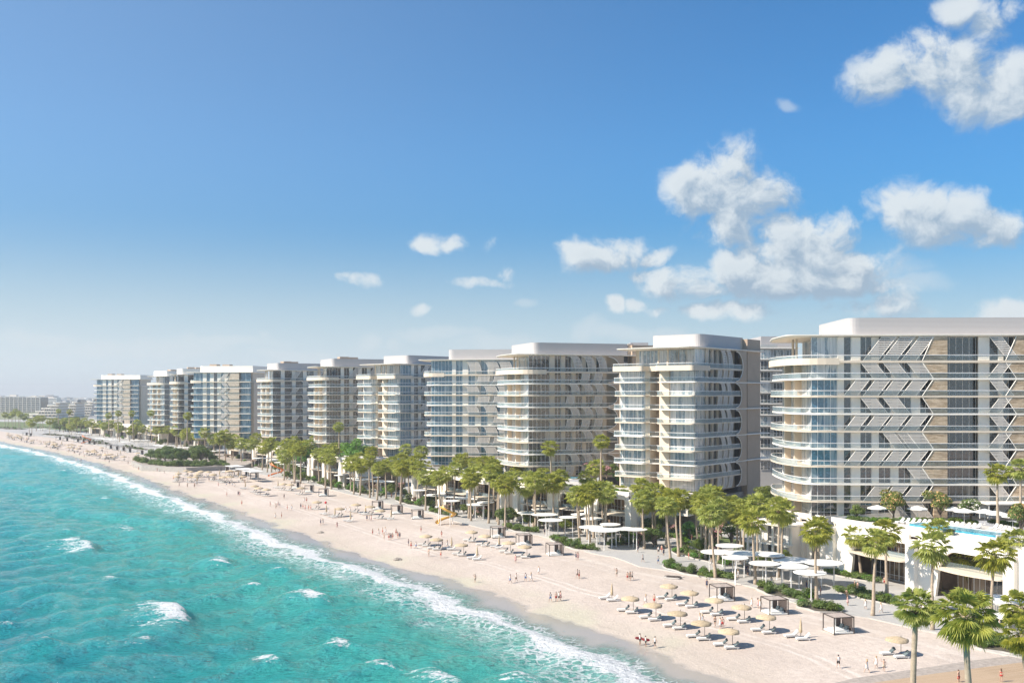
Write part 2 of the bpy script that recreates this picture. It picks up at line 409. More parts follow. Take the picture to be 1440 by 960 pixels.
# ---------------------------------------------------------------- coast line and terrain
SHORE_PX = [(0,624),(60,636),(130,655),(165,667),(200,681),(250,700),(300,718),(350,738),(400,757),(450,779),(480,789),(520,796),(560,812),(620,830),(690,858),(740,880),(800,898),(850,915),(900,938),(960,972)]
SH = sorted((H * F / (y - HY), (x - CX) / (y - HY) * H) for x, y in SHORE_PX)   # (Y, X) at water level
SY = np.array([-400.0, 40.0] + [a for a, b in SH] + [1500.0, 3000.0, 9000.0])
sl = (SH[-1][1] - SH[-3][1]) / (SH[-1][0] - SH[-3][0])
x40 = SH[0][1] + (SH[0][0] - 40) * .62
SX = np.array([x40 + 440 * .62, x40] + [b for a, b in SH] + [SH[-1][1] + sl * (1500 - SH[-1][0]), SH[-1][1] + sl * (3000 - SH[-1][0]), SH[-1][1] + sl * (9000 - SH[-1][0])])
def xshore(y): return np.interp(y, SY, SX)
COSA = .84
def inland(x, y): return (x - xshore(y)) * COSA
def tz(d):
    return np.interp(d, [-60, -8, 0, 4, 14, 34, 50], [-6, -.9, -.02, .45, 1.25, 1.95, 2.0])
def G(x, y, extra=0.0):
    """ground point seen at pixel (x, y) of the photograph"""
    z = 2.0
    for _ in range(8):
        Y = (H - z - extra) * F / (y - HY); X = (x - CX) / F * Y
        z = float(tz(inland(X, Y)))
    return Vector((X, Y, z + extra))
def PZ(x, y, z):
    """point at height z seen at pixel (x, y)"""
    Y = (H - z) * F / (y - HY); return Vector(((x - CX) / F * Y, Y, z))
def PD(x, Y, z=0.0): return Vector(((x - CX) / F * Y, Y, z))

def grid_mesh(name, X, Y, Z, mat_, attrs=None, smooth=True):
    nr, nc = X.shape
    me = bpy.data.meshes.new(name)
    co = np.stack([X, Y, Z], -1).reshape(-1, 3)
    idx = np.arange(nr * nc).reshape(nr, nc)
    q = np.stack([idx[:-1, :-1], idx[:-1, 1:], idx[1:, 1:], idx[1:, :-1]], -1).reshape(-1, 4)
    me.vertices.add(len(co)); me.vertices.foreach_set('co', co.astype(np.float32).ravel())
    me.loops.add(q.size); me.loops.foreach_set('vertex_index', q.ravel().astype(np.int32))
    me.polygons.add(len(q)); me.polygons.foreach_set('loop_start', np.arange(0, q.size, 4, dtype=np.int32)); me.polygons.foreach_set('loop_total', np.full(len(q), 4, dtype=np.int32))
    me.update(calc_edges=True); me.validate()
    if smooth: me.polygons.foreach_set('use_smooth', np.ones(len(me.polygons), dtype=bool))
    for k, a in (attrs or {}).items():
        at = me.attributes.new(k, 'FLOAT', 'POINT'); at.data.foreach_set('value', a.astype(np.float32).ravel())
    me.materials.append(mat_)
    return me

def mk_sand():
    m = bpy.data.materials.new('beach_sand'); m.use_nodes = True; t = NT(m.node_tree)
    v = t.n('ShaderNodeNewGeometry').outputs['Position']
    d = t.n('ShaderNodeAttribute', attribute_name='inland').outputs['Fac']
    n1 = t.noise(v, .05, 5, .6); n2 = t.noise(v, .9, 5, .7); n3 = t.noise(v, .22, 4, .6)
    c = t.mix(t.ramp(n1, .3, .7), (.50, .42, .355), (.62, .53, .455))
    c = t.mix(t.ramp(n2, .3, .72, 0, .55), c, (.41, .34, .285))
    # trodden lanes and machine tracks running along the beach
    al = t.m('ADD', d, t.m('MULTIPLY', t.m('SUBTRACT', t.noise(v, .02, 3), .5), 9.0))
    for (c0, w, k, col) in ((8.5, .35, .5, (.33, .28, .22)), (27, .3, .35, (.40, .33, .28)), (28.6, .3, .35, (.40, .33, .28)), (40, 1.5, .3, (.70, .64, .57)), (19.5, .5, .5, (.70, .63, .565)), (21.3, .5, .5, (.70, .63, .565)), (20.4, .35, .3, (.45, .38, .32)), (36, .7, .25, (.72, .67, .61)), (12, 1.4, .3, (.52, .45, .37)), (44, .4, .3, (.46, .39, .33))):
        band = t.ramp(t.m('ABSOLUTE', t.m('SUBTRACT', al, c0)), w, w * .3, 0, k)
        band = t.m('MULTIPLY', band, t.ramp(n3, .35, .6, .2, 1))
        c = t.mix(band, c, col)
    # damp sand beside the swash
    wl = t.m('ADD', d, t.m('MULTIPLY', t.m('SUBTRACT', t.noise(v, .06, 4, .6), .5), 13.0))
    damp = t.ramp(wl, 15.0, 8.5, 0, 1); wet = t.ramp(wl, 7.0, 4.6, 0, 1)
    c = t.mix(t.m('MULTIPLY', damp, .6), c, (.45, .385, .315))
    c = t.mix(t.m('MULTIPLY', t.m('MULTIPLY', damp, t.ramp(t.noise(v, .045, 3), .45, .62)), .5), c, (.47, .46, .33))
    c = t.mix(t.m('MULTIPLY', wet, .72), c, (.29, .27, .24))
    rough = t.ramp(wet, 0, 1, .95, .10)
    # land far behind the coast
    far = t.ramp(d, 60, 90)  # grey backs imitate parasol shade; beds by shut parasols are coloured sunlit white
    gc = t.mix(t.ramp(t.noise(v, .02, 4), .4, .6), (.34, .29, .22), (.13, .15, .07))
    c = t.mix(far, c, gc)
    bh = t.m('ADD', t.noise(v, 1.8, 5, .7), t.m('MULTIPLY', t.noise(v, .35, 3), 1.2))
    bp = t.n('ShaderNodeBump', {'Strength': t.ramp(wet, 0, 1, .55, .04), 'Distance': .3, 'Height': bh})
    b = t.n('ShaderNodeBsdfPrincipled', {'Base Color': c, 'Roughness': rough, 'Normal': bp})
    t.n('ShaderNodeOutputMaterial', {0: b.outputs[0]}); return m

def build_terrain():
    rows = np.concatenate([np.arange(-300, 100, 12), np.arange(100, 500, 2.5), np.geomspace(500, 9000, 110)])
    cols = np.concatenate([[-60, -40, -25, -15, -8, -4], np.arange(-2, 52, 1.5), [56, 62, 70, 80, 95, 120, 160, 240, 400, 800, 1600, 3500, 9000]])
    Yg, D = np.meshgrid(rows, cols, indexing='ij')
    X = xshore(Yg) + D / COSA
    und = np.array([[mnoise.noise(Vector((x * .05, y * .05, 0))) for x, y in zip(a, b)] for a, b in zip(X, Yg)])
    Z = tz(D) + und * .12 * np.clip((D - 9) / 8, 0, 1) * (D < 45)
    me = grid_mesh('sand', X, Yg, Z, mk_sand(), {'inland': D})
    o = link('beach', me); tag(o, kind='structure')
build_terrain()

# ---------------------------------------------------------------- sea
WHITE = [(160,812,16,4,.5),(205,900,12,4,.5),(300,835,10,3,.4),(480,905,14,4,.6),(540,935,12,4,.5),(60,905,12,3,.4),(260,735,8,3,.5),(395,800,9,3,.5),(150,700,8,3,.4),(10,870,10,3,.4),(122,766,36,12,1.1),(185,740,20,7,.7),(247,862,46,15,1.3),(313,789,16,6,.7),(357,821,8,4,.8),(443,840,26,10,.9),(381,926,18,7,.8),(628,955,30,6,.8),(738,952,26,6,.6),(98,745,9,3,.5),(90,662,8,3,.5),(52,690,6,3,.4),(30,760,8,3,.3)]
def mk_sea():
    m = bpy.data.materials.new('sea_water'); m.use_nodes = True; t = NT(m.node_tree)
    v = t.n('ShaderNodeNewGeometry').outputs['Position']
    d = t.n('ShaderNodeAttribute', attribute_name='inland').outputs['Fac']
    foam = t.n('ShaderNodeAttribute', attribute_name='foam').outputs['Fac']
    hgt = t.n('ShaderNodeAttribute', attribute_name='crest').outputs['Fac']
    # colour of the water body: pale over the shallow sand, deep turquoise further out
    nb = t.noise(v, .013, 4, .6)
    off = t.m('ADD', d, t.m('MULTIPLY', t.m('SUBTRACT', nb, .5), 70.0))
    c = t.mix(t.ramp(off, -18, -75), (.07, .46, .40), (.020, .34, .345))
    c = t.mix(t.ramp(off, -48, -105), c, (.010, .225, .325))
    c = t.mix(t.ramp(d, -20, -3), c, (.22, .50, .44))
    cr_ = t.noise(t.vm('MULTIPLY', v, (.6, 1.1, 1)).outputs[0], .9, 5, .7)
    c = t.mix(t.ramp(cr_, .50, .34, 0, .7), c, (.004, .15, .17))  # ripple troughs darkened in the colour to imitate wave shading
    c = t.mix(t.m('MULTIPLY', t.ramp(hgt, .15, .9), .5), c, (.03, .42, .40))  # light shining through thin crests, painted as a paler green
    yf = t.n('ShaderNodeSeparateXYZ', {0: v}).outputs[1]
    c = t.mix(t.ramp(yf, 260, 650, 0, .75), c, (.035, .36, .375))
    # foam: lacy near the shore, streaks trailing the breaking crests
    st = t.vm('MULTIPLY', v, (.32, 1.0, 1.0)).outputs[0]
    lace = t.noise(st, .55, 9, .72); lace2 = t.noise(v, 1.7, 6, .7); big = t.noise(v, .09, 3)
    vo = t.n('ShaderNodeTexVoronoi', {'Vector': t.vm('ADD', v, t.vm('MULTIPLY', t.n('ShaderNodeTexNoise', {'Vector': v, 'Scale': .8}).outputs[1], (2.2, 2.2, 0)).outputs[0]).outputs[0], 'Scale': .55}, feature='DISTANCE_TO_EDGE')
    cell = t.ramp(vo.outputs[0], .16, .02)
    ln = t.m('ADD', t.m('MULTIPLY', t.m('SUBTRACT', lace, .5), 2.1), t.m('ADD', .5, t.m('MULTIPLY', t.m('SUBTRACT', lace2, .5), 1.0)))
    # main breaker line a few metres off the beach, its distance wandering
    wob = t.m('MULTIPLY', t.m('SUBTRACT', t.noise(v, .05, 5, .65), .5), 15.0)
    dd = t.m('ADD', d, wob)
    core = t.ramp(t.m('ABSOLUTE', t.m('ADD', dd, 3.6)), 3.6, .6)
    wash = t.m('MULTIPLY', t.ramp(dd, -19, -5), t.ramp(dd, 3.2, .2))
    f1 = t.ramp(t.m('ADD', t.m('MULTIPLY', core, .85), ln), .82, 1.1)
    f2 = t.m('MULTIPLY', t.m('MULTIPLY', wash, cell), t.ramp(big, .32, .58, .3, .95))
    sec = t.m('MULTIPLY', t.ramp(t.m('ABSOLUTE', t.m('ADD', dd, 12.5)), 3.0, .4), t.ramp(big, .45, .62))
    f3 = t.ramp(t.m('ADD', t.m('MULTIPLY', sec, .45), ln), .9, 1.15, 0, .8)
    f4 = t.ramp(t.m('ADD', t.m('MULTIPLY', foam, .72), ln), .92, 1.2)
    f = t.m('MAXIMUM', t.m('MAXIMUM', f1, f2), t.m('MAXIMUM', f3, f4))
    sprk = t.m('MULTIPLY', t.ramp(lace2, .72, .80), t.ramp(hgt, .2, .7, 0, .5)); f = t.m('MAXIMUM', f, sprk)
    c = t.mix(f, c, (.84, .86, .86))
    # ripples
    r1 = t.noise(t.vm('MULTIPLY', v, (.7, 1.1, 1)).outputs[0], .75, 6, .68)
    r2 = t.noise(t.vm('MULTIPLY', v, (.6, 1.2, 1)).outputs[0], 2.2, 4, .65)
    r3 = t.noise(t.vm('MULTIPLY', v, (.5, 1.2, 1)).outputs[0], .13, 4, .6)
    hh = t.m('ADD', t.m('ADD', t.m('MULTIPLY', r1, 1.0), t.m('MULTIPLY', r2, .34)), t.m('MULTIPLY', r3, .9))
    bp = t.n('ShaderNodeBump', {'Strength': t.ramp(yf, 130, 900, 1.0, .55), 'Distance': 1.9, 'Height': hh})
    b = t.n('ShaderNodeBsdfPrincipled', {'Base Color': c, 'Roughness': t.ramp(f, 0, 1, .06, .8), 'IOR': 1.33, 'Normal': bp})
    # the swash thins out over the wet sand
    tr = t.n('ShaderNodeBsdfTransparent')
    al = t.m('MAXIMUM', t.ramp(dd, 3.6, -3.0), t.m('MULTIPLY', f, .95))
    al = t.m('MULTIPLY', al, t.ramp(d, 9.0, 6.5))
    x = t.n('ShaderNodeMixShader', {0: al, 1: tr.outputs[0], 2: b.outputs[0]})
    t.n('ShaderNodeOutputMaterial', {0: x.outputs[0]}); return m

def build_sea():
    rows = np.concatenate([np.arange(-250, 90, 8), np.geomspace(90, 9000, 900)])
    cols = -np.concatenate([np.arange(-10, 170, .8), np.geomspace(171, 6000, 120)])[::-1]
    Yg, D = np.meshgrid(rows, cols, indexing='ij')
    X = xshore(Yg) + D / COSA
    ph = D * 1.0
    rs = np.random.RandomState(3)
    # low frequency wander from summed sines
    wand = 9 * np.sin(Yg * .021 + X * .008) + 6 * np.sin(Yg * .047 - X * .02 + 1) + 3 * np.sin(Yg * .11 + X * .05 + 2)
    a1 = 2 * np.pi * (D + wand) / 38.0
    env = .55 + .45 * np.sin(Yg * .031 + D * .02 + 1.3) * np.sin(Yg * .013 - D * .031)
    c1 = np.clip((np.sin(a1) + .25 * np.sin(2 * a1 + .6)), -1, 1.2)
    Z = .78 * env * c1
    for k in range(26):
        lam = 3.2 + 11 * rs.rand(); th = rs.normal(.2, .75); kx, ky = math.cos(th) * 2 * np.pi / lam, -math.sin(th) * 2 * np.pi / lam
        amp = .0085 * lam * (.4 + .6 * rs.rand())
        ok = np.clip((lam / (np.abs(np.gradient(rows))[:, None] * 2.2) - 1), 0, 1)
        Z += amp * np.sin(kx * X + ky * Yg + rs.rand() * 6.3 + .4 * c1) * ok
    foam = np.zeros_like(X); crest = np.clip(Z / .7, 0, 1)
    for (px, py, hw, hh, st) in WHITE:
        p = PZ(px, py, .4); s = F / p.y
        L = hw / s * 1.15; tx, ty = -.55, .835      # crest runs along the coast
        nx, ny = ty, -tx                            # towards the beach
        u = (X - p.x) * tx + (Yg - p.y) * ty; w = (X - p.x) * nx + (Yg - p.y) * ny
        Lu = L * 1.7; 
        bend = w + .012 * u * u / max(Lu / 10, 1)
        en = np.exp(-(u / Lu) ** 4)
        front = np.where(bend > 0, np.exp(-(bend / 1.3) ** 2), np.exp(-(bend / (L * .75 + 2)) ** 2))
        lump = st * en * np.where(bend > 0, np.exp(-(bend / 1.8) ** 2), np.exp(-(bend / 5.5) ** 2))
        Z += 1.5 * lump; crest = np.maximum(crest, lump * .9)
        foam = np.maximum(foam, en * front * min(1, .45 + st * .45))
    fade = np.clip((-D - 1.0) / 10, 0.0, 1)
    Z = Z * fade + .9 * np.exp(-((D + 4.5) / 2.2) ** 2) * (.35 + .25 * np.sin(Yg * .09)) 
    # the swash lies as a thin skin on the sand
    Z = np.maximum(Z, tz(D) + .06) if True else Z
    me = grid_mesh('sea', X, Yg, Z, mk_sea(), {'inland': D, 'foam': foam, 'crest': crest * fade})
    tag(link('sea', me), kind='structure')
build_sea()

# ---------------------------------------------------------------- paving
def mk_paving(name, a, b, bw=.9, bh=.45, ang=.55, mort=(.36, .34, .31)):
    m = bpy.data.materials.new(name); m.use_nodes = True; t = NT(m.node_tree)
    v = t.n('ShaderNodeNewGeometry').outputs['Position']
    mp = t.n('ShaderNodeMapping', {0: v}); mp.inputs['Rotation'].default_value = (0, 0, ang)
    br = t.n('ShaderNodeTexBrick', {'Vector': mp.outputs[0], 'Color1': a + (1,), 'Color2': b + (1,), 'Mortar': mort + (1,), 'Scale': 1.0, 'Mortar Size': .02})
    br.inputs['Brick Width'].default_value = bw; br.inputs['Row Height'].default_value = bh
    n = t.noise(v, .12, 5, .65); n2 = t.noise(v, .03, 3)
    c = t.mix(t.ramp(n, .35, .7, 0, .35), br.outputs[0], tuple(x * .72 for x in a))
    c = t.mix(t.ramp(n2, .45, .55, 0, .25), c, tuple(min(1, x * 1.15) for x in b))
    b_ = t.n('ShaderNodeBsdfPrincipled', {'Base Color': c, 'Roughness': .75})
    t.n('ShaderNodeOutputMaterial', {0: b_.outputs[0]}); return m
pave = mk_paving('grey_stone_paving', (.40, .385, .365), (.46, .445, .42))
pave_light = mk_paving('pale_stone_paving', (.60, .565, .52), (.66, .62, .57), 1.2, .6, .4)
deckwood = mk_paving('tan_boardwalk', (.42, .30, .19), (.50, .37, .25), 6, .16, -.35, (.22, .15, .09))
gravelm = mat('grey_gravel_strip', (.36, .31, .265), .9, .25, 1.5, bump=.6, bscale=6, coord='World')
EDGE_PX = [(0,606),(28,610),(49,613),(98,618),(140,627),(200,638),(262,646),(300,658),(345,663),(400,673),(450,684),(487,694),(517,701),(547,708),(572,713),(616,725),(647,735),(679,743),(712,747),(731,749),(758,753),(778,758),(806,767),(825,776),(842,780),(862,783),(880,789),(900,797),(930,801),(951,805),(984,810),(1031,819),(1067,828),(1112,846),(1154,859),(1187,865),(1221,869),(1256,877),(1300,887),(1352,896),(1369,904),(1381,914),(1408,920),(1440,926)]
edge = [G(x, y) for x, y in EDGE_PX]
e0 = edge[0]; e1 = edge[-1]
far_d = (edge[0] - edge[4]).normalized()
poly = [e0 + far_d * 900] + edge + [e1 + Vector((30, -12, 0)), e1 + Vector((400, -60, 0)), Vector((700, 150, 2)), Vector((900, 900, 2)), Vector((300, 1800, 2)), Vector((-500, 2400, 2))]
mb = MB(); mb.cur = 0; mb.prism([(p.x, p.y) for p in poly], 1.2, 2.12)
promenade = part('promenade', mb, pave); tag(promenade, kind='structure')
mb = MB(); mb.wall([(p.x, p.y) for p in [poly[0]] + edge + [poly[len(edge) + 1]]], 1.2, 2.16, .26)
tag(part('kerb', mb, kerbm), kind='structure')
# pale walk in front of the shop fronts
# bottom right corner: gravel strip and tan boardwalk on the sand
def sheet(name, pxs, z, m, th=.1, kind='structure'):
    pts = [PZ(x, y, z) for x, y in pxs]
    b = MB(); b.prism([(p.x, p.y) for p in pts], z - th, z); o = part(name, b, m); tag(o, kind=kind); return o
lawnm = mat('garden_lawn', (.13, .17, .055), .95, .35, .08, bump=.5, bscale=2, coord='World')
for i, l in enumerate([[(-60,592),(-60,599),(60,602.5),(120,607),(134,604),(100,598),(30,593)], [(138,604),(180,611),(232,618),(300,628),(312,622),(250,611),(170,602)], [(322,641),(360,649),(398,656),(402,650),(350,640)], [(405,662),(470,672),(560,690),(570,684),(480,666),(410,654)], [(925,752),(965,760),(1045,771),(1062,765),(1000,750),(940,745)]]):
    sheet('lawn', l, 2.125, lawnm)
sheet('ground', [(-200,562),(126,562),(124,590),(60,590),(-200,588)], 2.124, mat('far_scrub_ground', (.20, .21, .11), .95, .5, .02, coord='World'))
sheet('path', [(1168,961),(1200,953),(1287,940),(1367,928),(1500,912),(1500,926),(1440,930),(1317,946),(1223,960),(1150,985),(1100,985)], 2.03, gravelm)
sheet('boardwalk', [(1150,985),(1223,960),(1317,946),(1440,930),(1560,918),(1700,1050),(1500,1250),(1200,1200)], 2.034, deckwood)
# ---------------------------------------------------------------- towers
def fillet(poly, rad, seg=5):
    out = []; n = len(poly)
    for i, p in enumerate(poly):
        r = rad[i] if isinstance(rad, (list, tuple)) else rad
        a = Vector(poly[i - 1][:2]); b = Vector(p[:2]); c = Vector(poly[(i + 1) % n][:2])
        if r <= 0: out.append((b.x, b.y)); continue
        u = (a - b); w = (c - b); r = min(r, u.length * .49, w.length * .49)
        u.normalize(); w.normalize(); p0 = b + u * r; p2 = b + w * r
        for k in range(seg + 1):
            t = k / seg; q = p0 * (1 - t) ** 2 + b * 2 * t * (1 - t) + p2 * t * t
            out.append((q.x, q.y))
    return out
_wc = {}
def window_mesh(w, h, gl, near=True):
    k = (round(w, 2), round(h, 2), gl.name, near)
    if k in _wc: return _wc[k]
    b = MB(); b.box(0, w, .06, .12, 0, h); g = b.mesh('window_pane', gl)
    f = MB(); t = .09
    f.box(0, w, 0, .1, 0, t); f.box(0, w, 0, .1, h - t, h); f.box(0, t, 0, .1, t, h - t); f.box(w - t, w, 0, .1, t, h - t)
    nb = max(1, round(w / 1.35))
    for i in range(1, nb): x = w * i / nb; f.box(x - .045, x + .045, .005, .1, t, h - t)
    if h > 2.2: f.box(t, w - t, .01, .1, 1.0, 1.09)
    fm = f.mesh('window_frame', white_metal)
    _wc[k] = (g, fm); return _wc[k]
def put_window(T, x, y, z, w, h, gl, rot=0.0, name='window', frame=True):
    g, f = window_mesh(w, h, gl)
    o = link(name, g, T, (x, y, z), rot)
    if frame: link('frame', f, o)
    return o
_sc = {}
def screen_mesh(kind, flip, w, h, nsl=11):
    k = (kind, flip, w, round(h, 2), nsl)
    if k in _sc: return _sc[k]
    b = MB()
    def lim(t):
        if flip: t = 1 - t
        if kind == 'lean': x0 = t * h * .78; return x0, x0 + w
        q = math.sqrt(max(0, 1 - t * t)) * h * .5; return q, q + w
    for i in range(nsl):
        t = (i + .5) / nsl; x0, x1 = lim(t); z = t * h
        b.box(x0, x1, 0, .07, z - h / nsl * .34, z + h / nsl * .34)
    b.cur = 1
    for e in (0, 1):
        pts = [(lim(i / 10)[e], .03, h * i / 10) for i in range(11)]
        b.tube(pts, .065, 4)
    me = b.mesh('louvre_screen', [louvre, plaster]); _sc[k] = me; return me
ZT = 47.2; FH = 3.85; ZD = 12.8; ZC = 52.8; ZB = 56.7
def tower(name, label, C, th, We, Ls, bays, kind='arc', end='two', d=(3.2, 2.2), screens=(), lod=0, zbase=ZD, box=(3, 0, 4), frames=True, back=None, gl_end=None, fascia=cream, seed=1, gal=1.5, boxmat=None, nf=8, wallmat=None):
    r = random.Random(seed)
    T = thing('apartment_tower', (C[0], C[1], 0), R(th), label, 'apartment building', 'apartment towers along the beach')
    zs = [ZT - FH * k for k in range(nf + 1)]      # slab tops, highest first
    gl_end = gl_end or glass_light
    vg = max([b[2] for b in bays])                 # side gallery runs to the last bay
    # core behind the glazing
    rec = (We * .45, We * .57)
    m = MB()
    m.prism([(.5, 2.4), (Ls, 2.4), (Ls, We), (.5, We), (.5, rec[1]), (3.4, rec[1]), (3.4, rec[0]), (.5, rec[0])][::1], zbase - 1, ZT - .3)
    part('wall', m, walltone, T)
    # slabs and railings
    def outline(k, pent=False):
        d1, d2 = (d if k % 2 == 0 else (d[0] - (1.7 if end == 'two' else 1.3), d[1] - .6 + 1.1))
        if pent: d1 = d2 = max(d) + .2
        g = -gal
        if end == 'round':
            P = [(vg, g), (vg, 1), (2, 1), (2, We), (-d2 * .6, We), (-d1, We * .72), (-d1 - .3, We * .3), (-d1 * .4, g)]
            rd = [0, 0, 0, 0, 2.5, 4, 5, 5]
        elif pent:
            P = [(vg, g), (vg, 1), (2, 1), (2, We), (-d2, We), (-d2, rec[1] + .6), (-d2 * .2, rec[1]), (-d2 * .2, rec[0]), (-d1, rec[0] - .6), (-d1, g)]
            rd = [0, 0, 0, 0, 1, 1, .3, .3, 1, 1.4]
        else:
            P = [(vg, g), (vg, 1), (2, 1), (2, We), (-d2, We), (-d2, rec[1] + .4), (-.2, rec[1] + .2), (1.2, rec[0] - .2), (-d1, rec[0] - 1.0), (-d1, g)]
            rd = [0, 0, 0, 0, 1, 1, .2, .2, 1, 1.6]
        return P, rd
    def open_edge(k, pent):
        P, rd = outline(k, pent)
        q = fillet(P, rd, 5); 
        # the part of the outline that faces out: from the far end of the end face round to the far end of the side
        i0 = min(range(len(q)), key=lambda i: abs(q[i][0] - 2) + abs(q[i][1] - We))
        line = q[i0:] + [q[0]]
        # pull in by 8 cm
        cx, cy = 6, We / 2
        out = []
        for i, p in enumerate(line):
            a = line[max(i - 1, 0)]; b = line[min(i + 1, len(line) - 1)]
            dx, dy = b[0] - a[0], b[1] - a[1]; l = math.hypot(dx, dy) or 1
            out.append((p[0] - dy / l * .09, p[1] + dx / l * .09))
        return q, out
    for k, z in enumerate(zs):
        pent = k == 0
        q, line = open_edge(k, pent)
        if pent:
            s = MB(); s.prism(q, z - .5, z)
            fl = [p for p in line if p[0] < 5.5] + [(6, line[-1][1])]
            o = part('floor_slab', s, fascia, T)
            s = MB(); s.wall(fl, z - .9, z + .55, .24); part('parapet', s, fascia, T)
            s = MB(); s.wall(fl, z + .55, z + 1.15, .05); s.wall([(6, line[-1][1]), line[-1]], z + .02, z + 1.1, .05)
            ra = part('balcony_railing', s, rail_glass, T)
        else:
            s = MB(); s.prism(q, z - .34, z); part('floor_slab', s, plaster if k % 2 else fascia, T)
            s = MB(); s.wall(line, z + .02, z + 1.08, .05); ra = part('balcony_railing', s, rail_glass, T)
        if lod < 2:
            s = MB(); s.wall(line, (z + 1.08) if not pent else z + 1.15, (z + 1.2) if not pent else z + 1.27, .1); part('handrail', s, white_metal, ra)
    # levels between slabs: (floor z, clear height)
    lev = [(zs[0], ZC - zs[0] - .35)] + [(zs[k], FH - .34) for k in range(1, nf + 1)] + [(zs[-1] - FH - .0, FH - .34)]
    lev[-1] = (max(zbase, zs[-1] - FH), zs[-1] - .34 - max(zbase, zs[-1] - FH))
    # side bays
    for (t, v0, v1) in bays:
        w = v1 - v0
        if t == 'W':
            m = MB(); m.box(v0, v1, -.12, .3, zbase, ZC - .35); part('wall_pier', m, wallmat or plaster, T)
        elif t == 'S':
            m = MB(); m.box(v0, v1, -gal + .12, .6, zbase, ZC - .35); part('stone_cladding', m, stone if lod < 2 else stone_light, T)
            if kind in ('lean', 'lean2') and len(bays) > 6:
                sg = 1 if v0 < 30 or True else -1
                for k in range(nf + 2):
                    z = zs[0] if k == 0 else (zs[k] if k <= nf else zs[-1] - FH); hh = (ZC - .35 - z) if k == 0 else FH - .34
                    if z < zbase - .1: continue
                    a_, b_ = (2.5, .2) if k % 2 == 0 else (.2, 2.5)      # reach of the facet at its foot and its head
                    m = MB(); m.prism_xz([(v0 - a_, z + .01), (v0 - .01, z + .01), (v0 - .01, z + hh - .01), (v0 - b_, z + hh - .01)], -gal + .14, -gal + .34); o_ = part('stone_facet', m, stone if lod < 2 else stone_light, T)
                    m = MB(); m.tube([(v0 - a_, -gal + .1, z + .01), (v0 - b_, -gal + .1, z + hh)], .09, 4); part('facet_edge', m, plaster, o_)
        elif t == 'B':
            m = MB(); m.box(v0, v1, -.3, .6, zbase, ZC - .35); part('blank_wall', m, brownwall, T)
        elif t == 'A':
            R_ = FH * .93
            for k in range(0, nf + 1, 2):
                za = zs[k] + (ZC - .35 - zs[k] - FH + .0 if k == 0 else FH) ; za = (ZC - .35) if k == 0 else zs[k - 1] - .36
                zb = zs[k + 1] + .02 if k + 1 < len(zs) else zbase
                zb = zs[k + 1] + .02 if k + 1 < len(zs) else zbase
                zm = (za + zb) / 2; rr = (za - zb) / 2 * .94
                pts = [(v1, zb), (v1, za), (v0, za)]
                pts += [(v0 + math.cos(a) * min(rr, w - .8), zm + math.sin(a) * rr) for a in [math.pi / 2 - math.pi * i / 18 for i in range(19)]]
                pts += [(v0, zb)]
                m = MB(); m.prism_xz(pts[::-1] if False else pts, -gal - .16, -gal + .1); part('arched_wall', m, brownwall if lod == 0 or True else walltone, T)
                arc = [(v0 + math.cos(a) * min(rr, w - .8), -gal - .17, zm + math.sin(a) * rr) for a in [math.pi / 2 - math.pi * i / 18 for i in range(19)]]
                m = MB(); m.tube(arc, .11, 5); part('arch_trim', m, plaster, T)
            m = MB(); m.box(v1 - .5, v1, -gal + .1, .3, zbase, ZC - .35); part('wall_pier', m, brownwall, T)
        else:
            gl = {'G': glass_blue if kind == 'lean' and lod == 0 else glass_mid, 'N': glass_mid, 'D': glass_dark, 'U': glass_blue, 'L': glass_light}[t]
            y = .3 if t != 'D' else 1.4
            if t == 'D':
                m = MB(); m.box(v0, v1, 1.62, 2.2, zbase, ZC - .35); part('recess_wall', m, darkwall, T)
            for k, (z, h) in enumerate(lev):
                g2 = gl
                if t == 'G' and kind == 'lean' and lod == 0 and k in (0, 1, 8, 9): g2 = glass_light if k < 2 else glass_mid
                y2 = y - .13
                put_window(T, v0, y2, z + .02, w, h - .04, g2, frame=frames)
    # end face windows
    def end_bay(y0, y1, gl, nm='window'):
        for k, (z, h) in enumerate(lev):
            if k == 0: continue
            put_window(T, .37, y1, z + .02, y1 - y0, h - .04, gl, R(-90), nm, frames)
    if end == 'two':
        end_bay(.4, rec[0] - 3.2, gl_end); end_bay(rec[1] + 1.6, We - .4, gl_end)
        for (y0, y1) in ((rec[0] - 3.15, rec[0]), (rec[1], rec[1] + 1.55)):
            m = MB(); m.box(-.05, .5, y0, y1, zbase, zs[0] - .5); part('wall_pier', m, fascia, T)
        m = MB(); m.box(3.3, 3.4, rec[0], rec[1], zbase, zs[0] - .5); part('recess_wall', m, brownwall, T)
    else:
        end_bay(.6, We * .30, gl_end); end_bay(We * .42, We * .66, gl_end); end_bay(We * .72, We - .6, gl_end)
        for yy in (We * .36, We * .69):
            m = MB(); m.box(-1.0, .5, yy - .5, yy + .5, zbase, zs[0] - .5); part('wall_pier', m, fascia, T)
    # penthouse, set back from the sea end
    pe = 4.4
    m = MB(); m.box(pe + .3, Ls - 1, 2.4, We - 3, ZT, ZC - .1); part('penthouse_wall', m, walltone, T)
    z, h = lev[0]
    nb = 3
    for i in range(nb):
        y0 = 1.2 + (We - 5.2) * i / nb; y1 = 1.2 + (We - 5.2) * (i + 1) / nb - .25
        put_window(T, pe + .12, y1, z + .02, y1 - y0, h - .04, glass_light, R(-90), 'window', frames)
    for yy in (We * .33, We * .45):
        m = MB(); m.tube([(-max(d) * .15, yy, ZT), (-max(d) * .15, yy, ZC - .3)], .28, 8); part('roof_column', m, fascia, T)
    # roof canopy, thin at its edge
    o1 = max(d) + .9
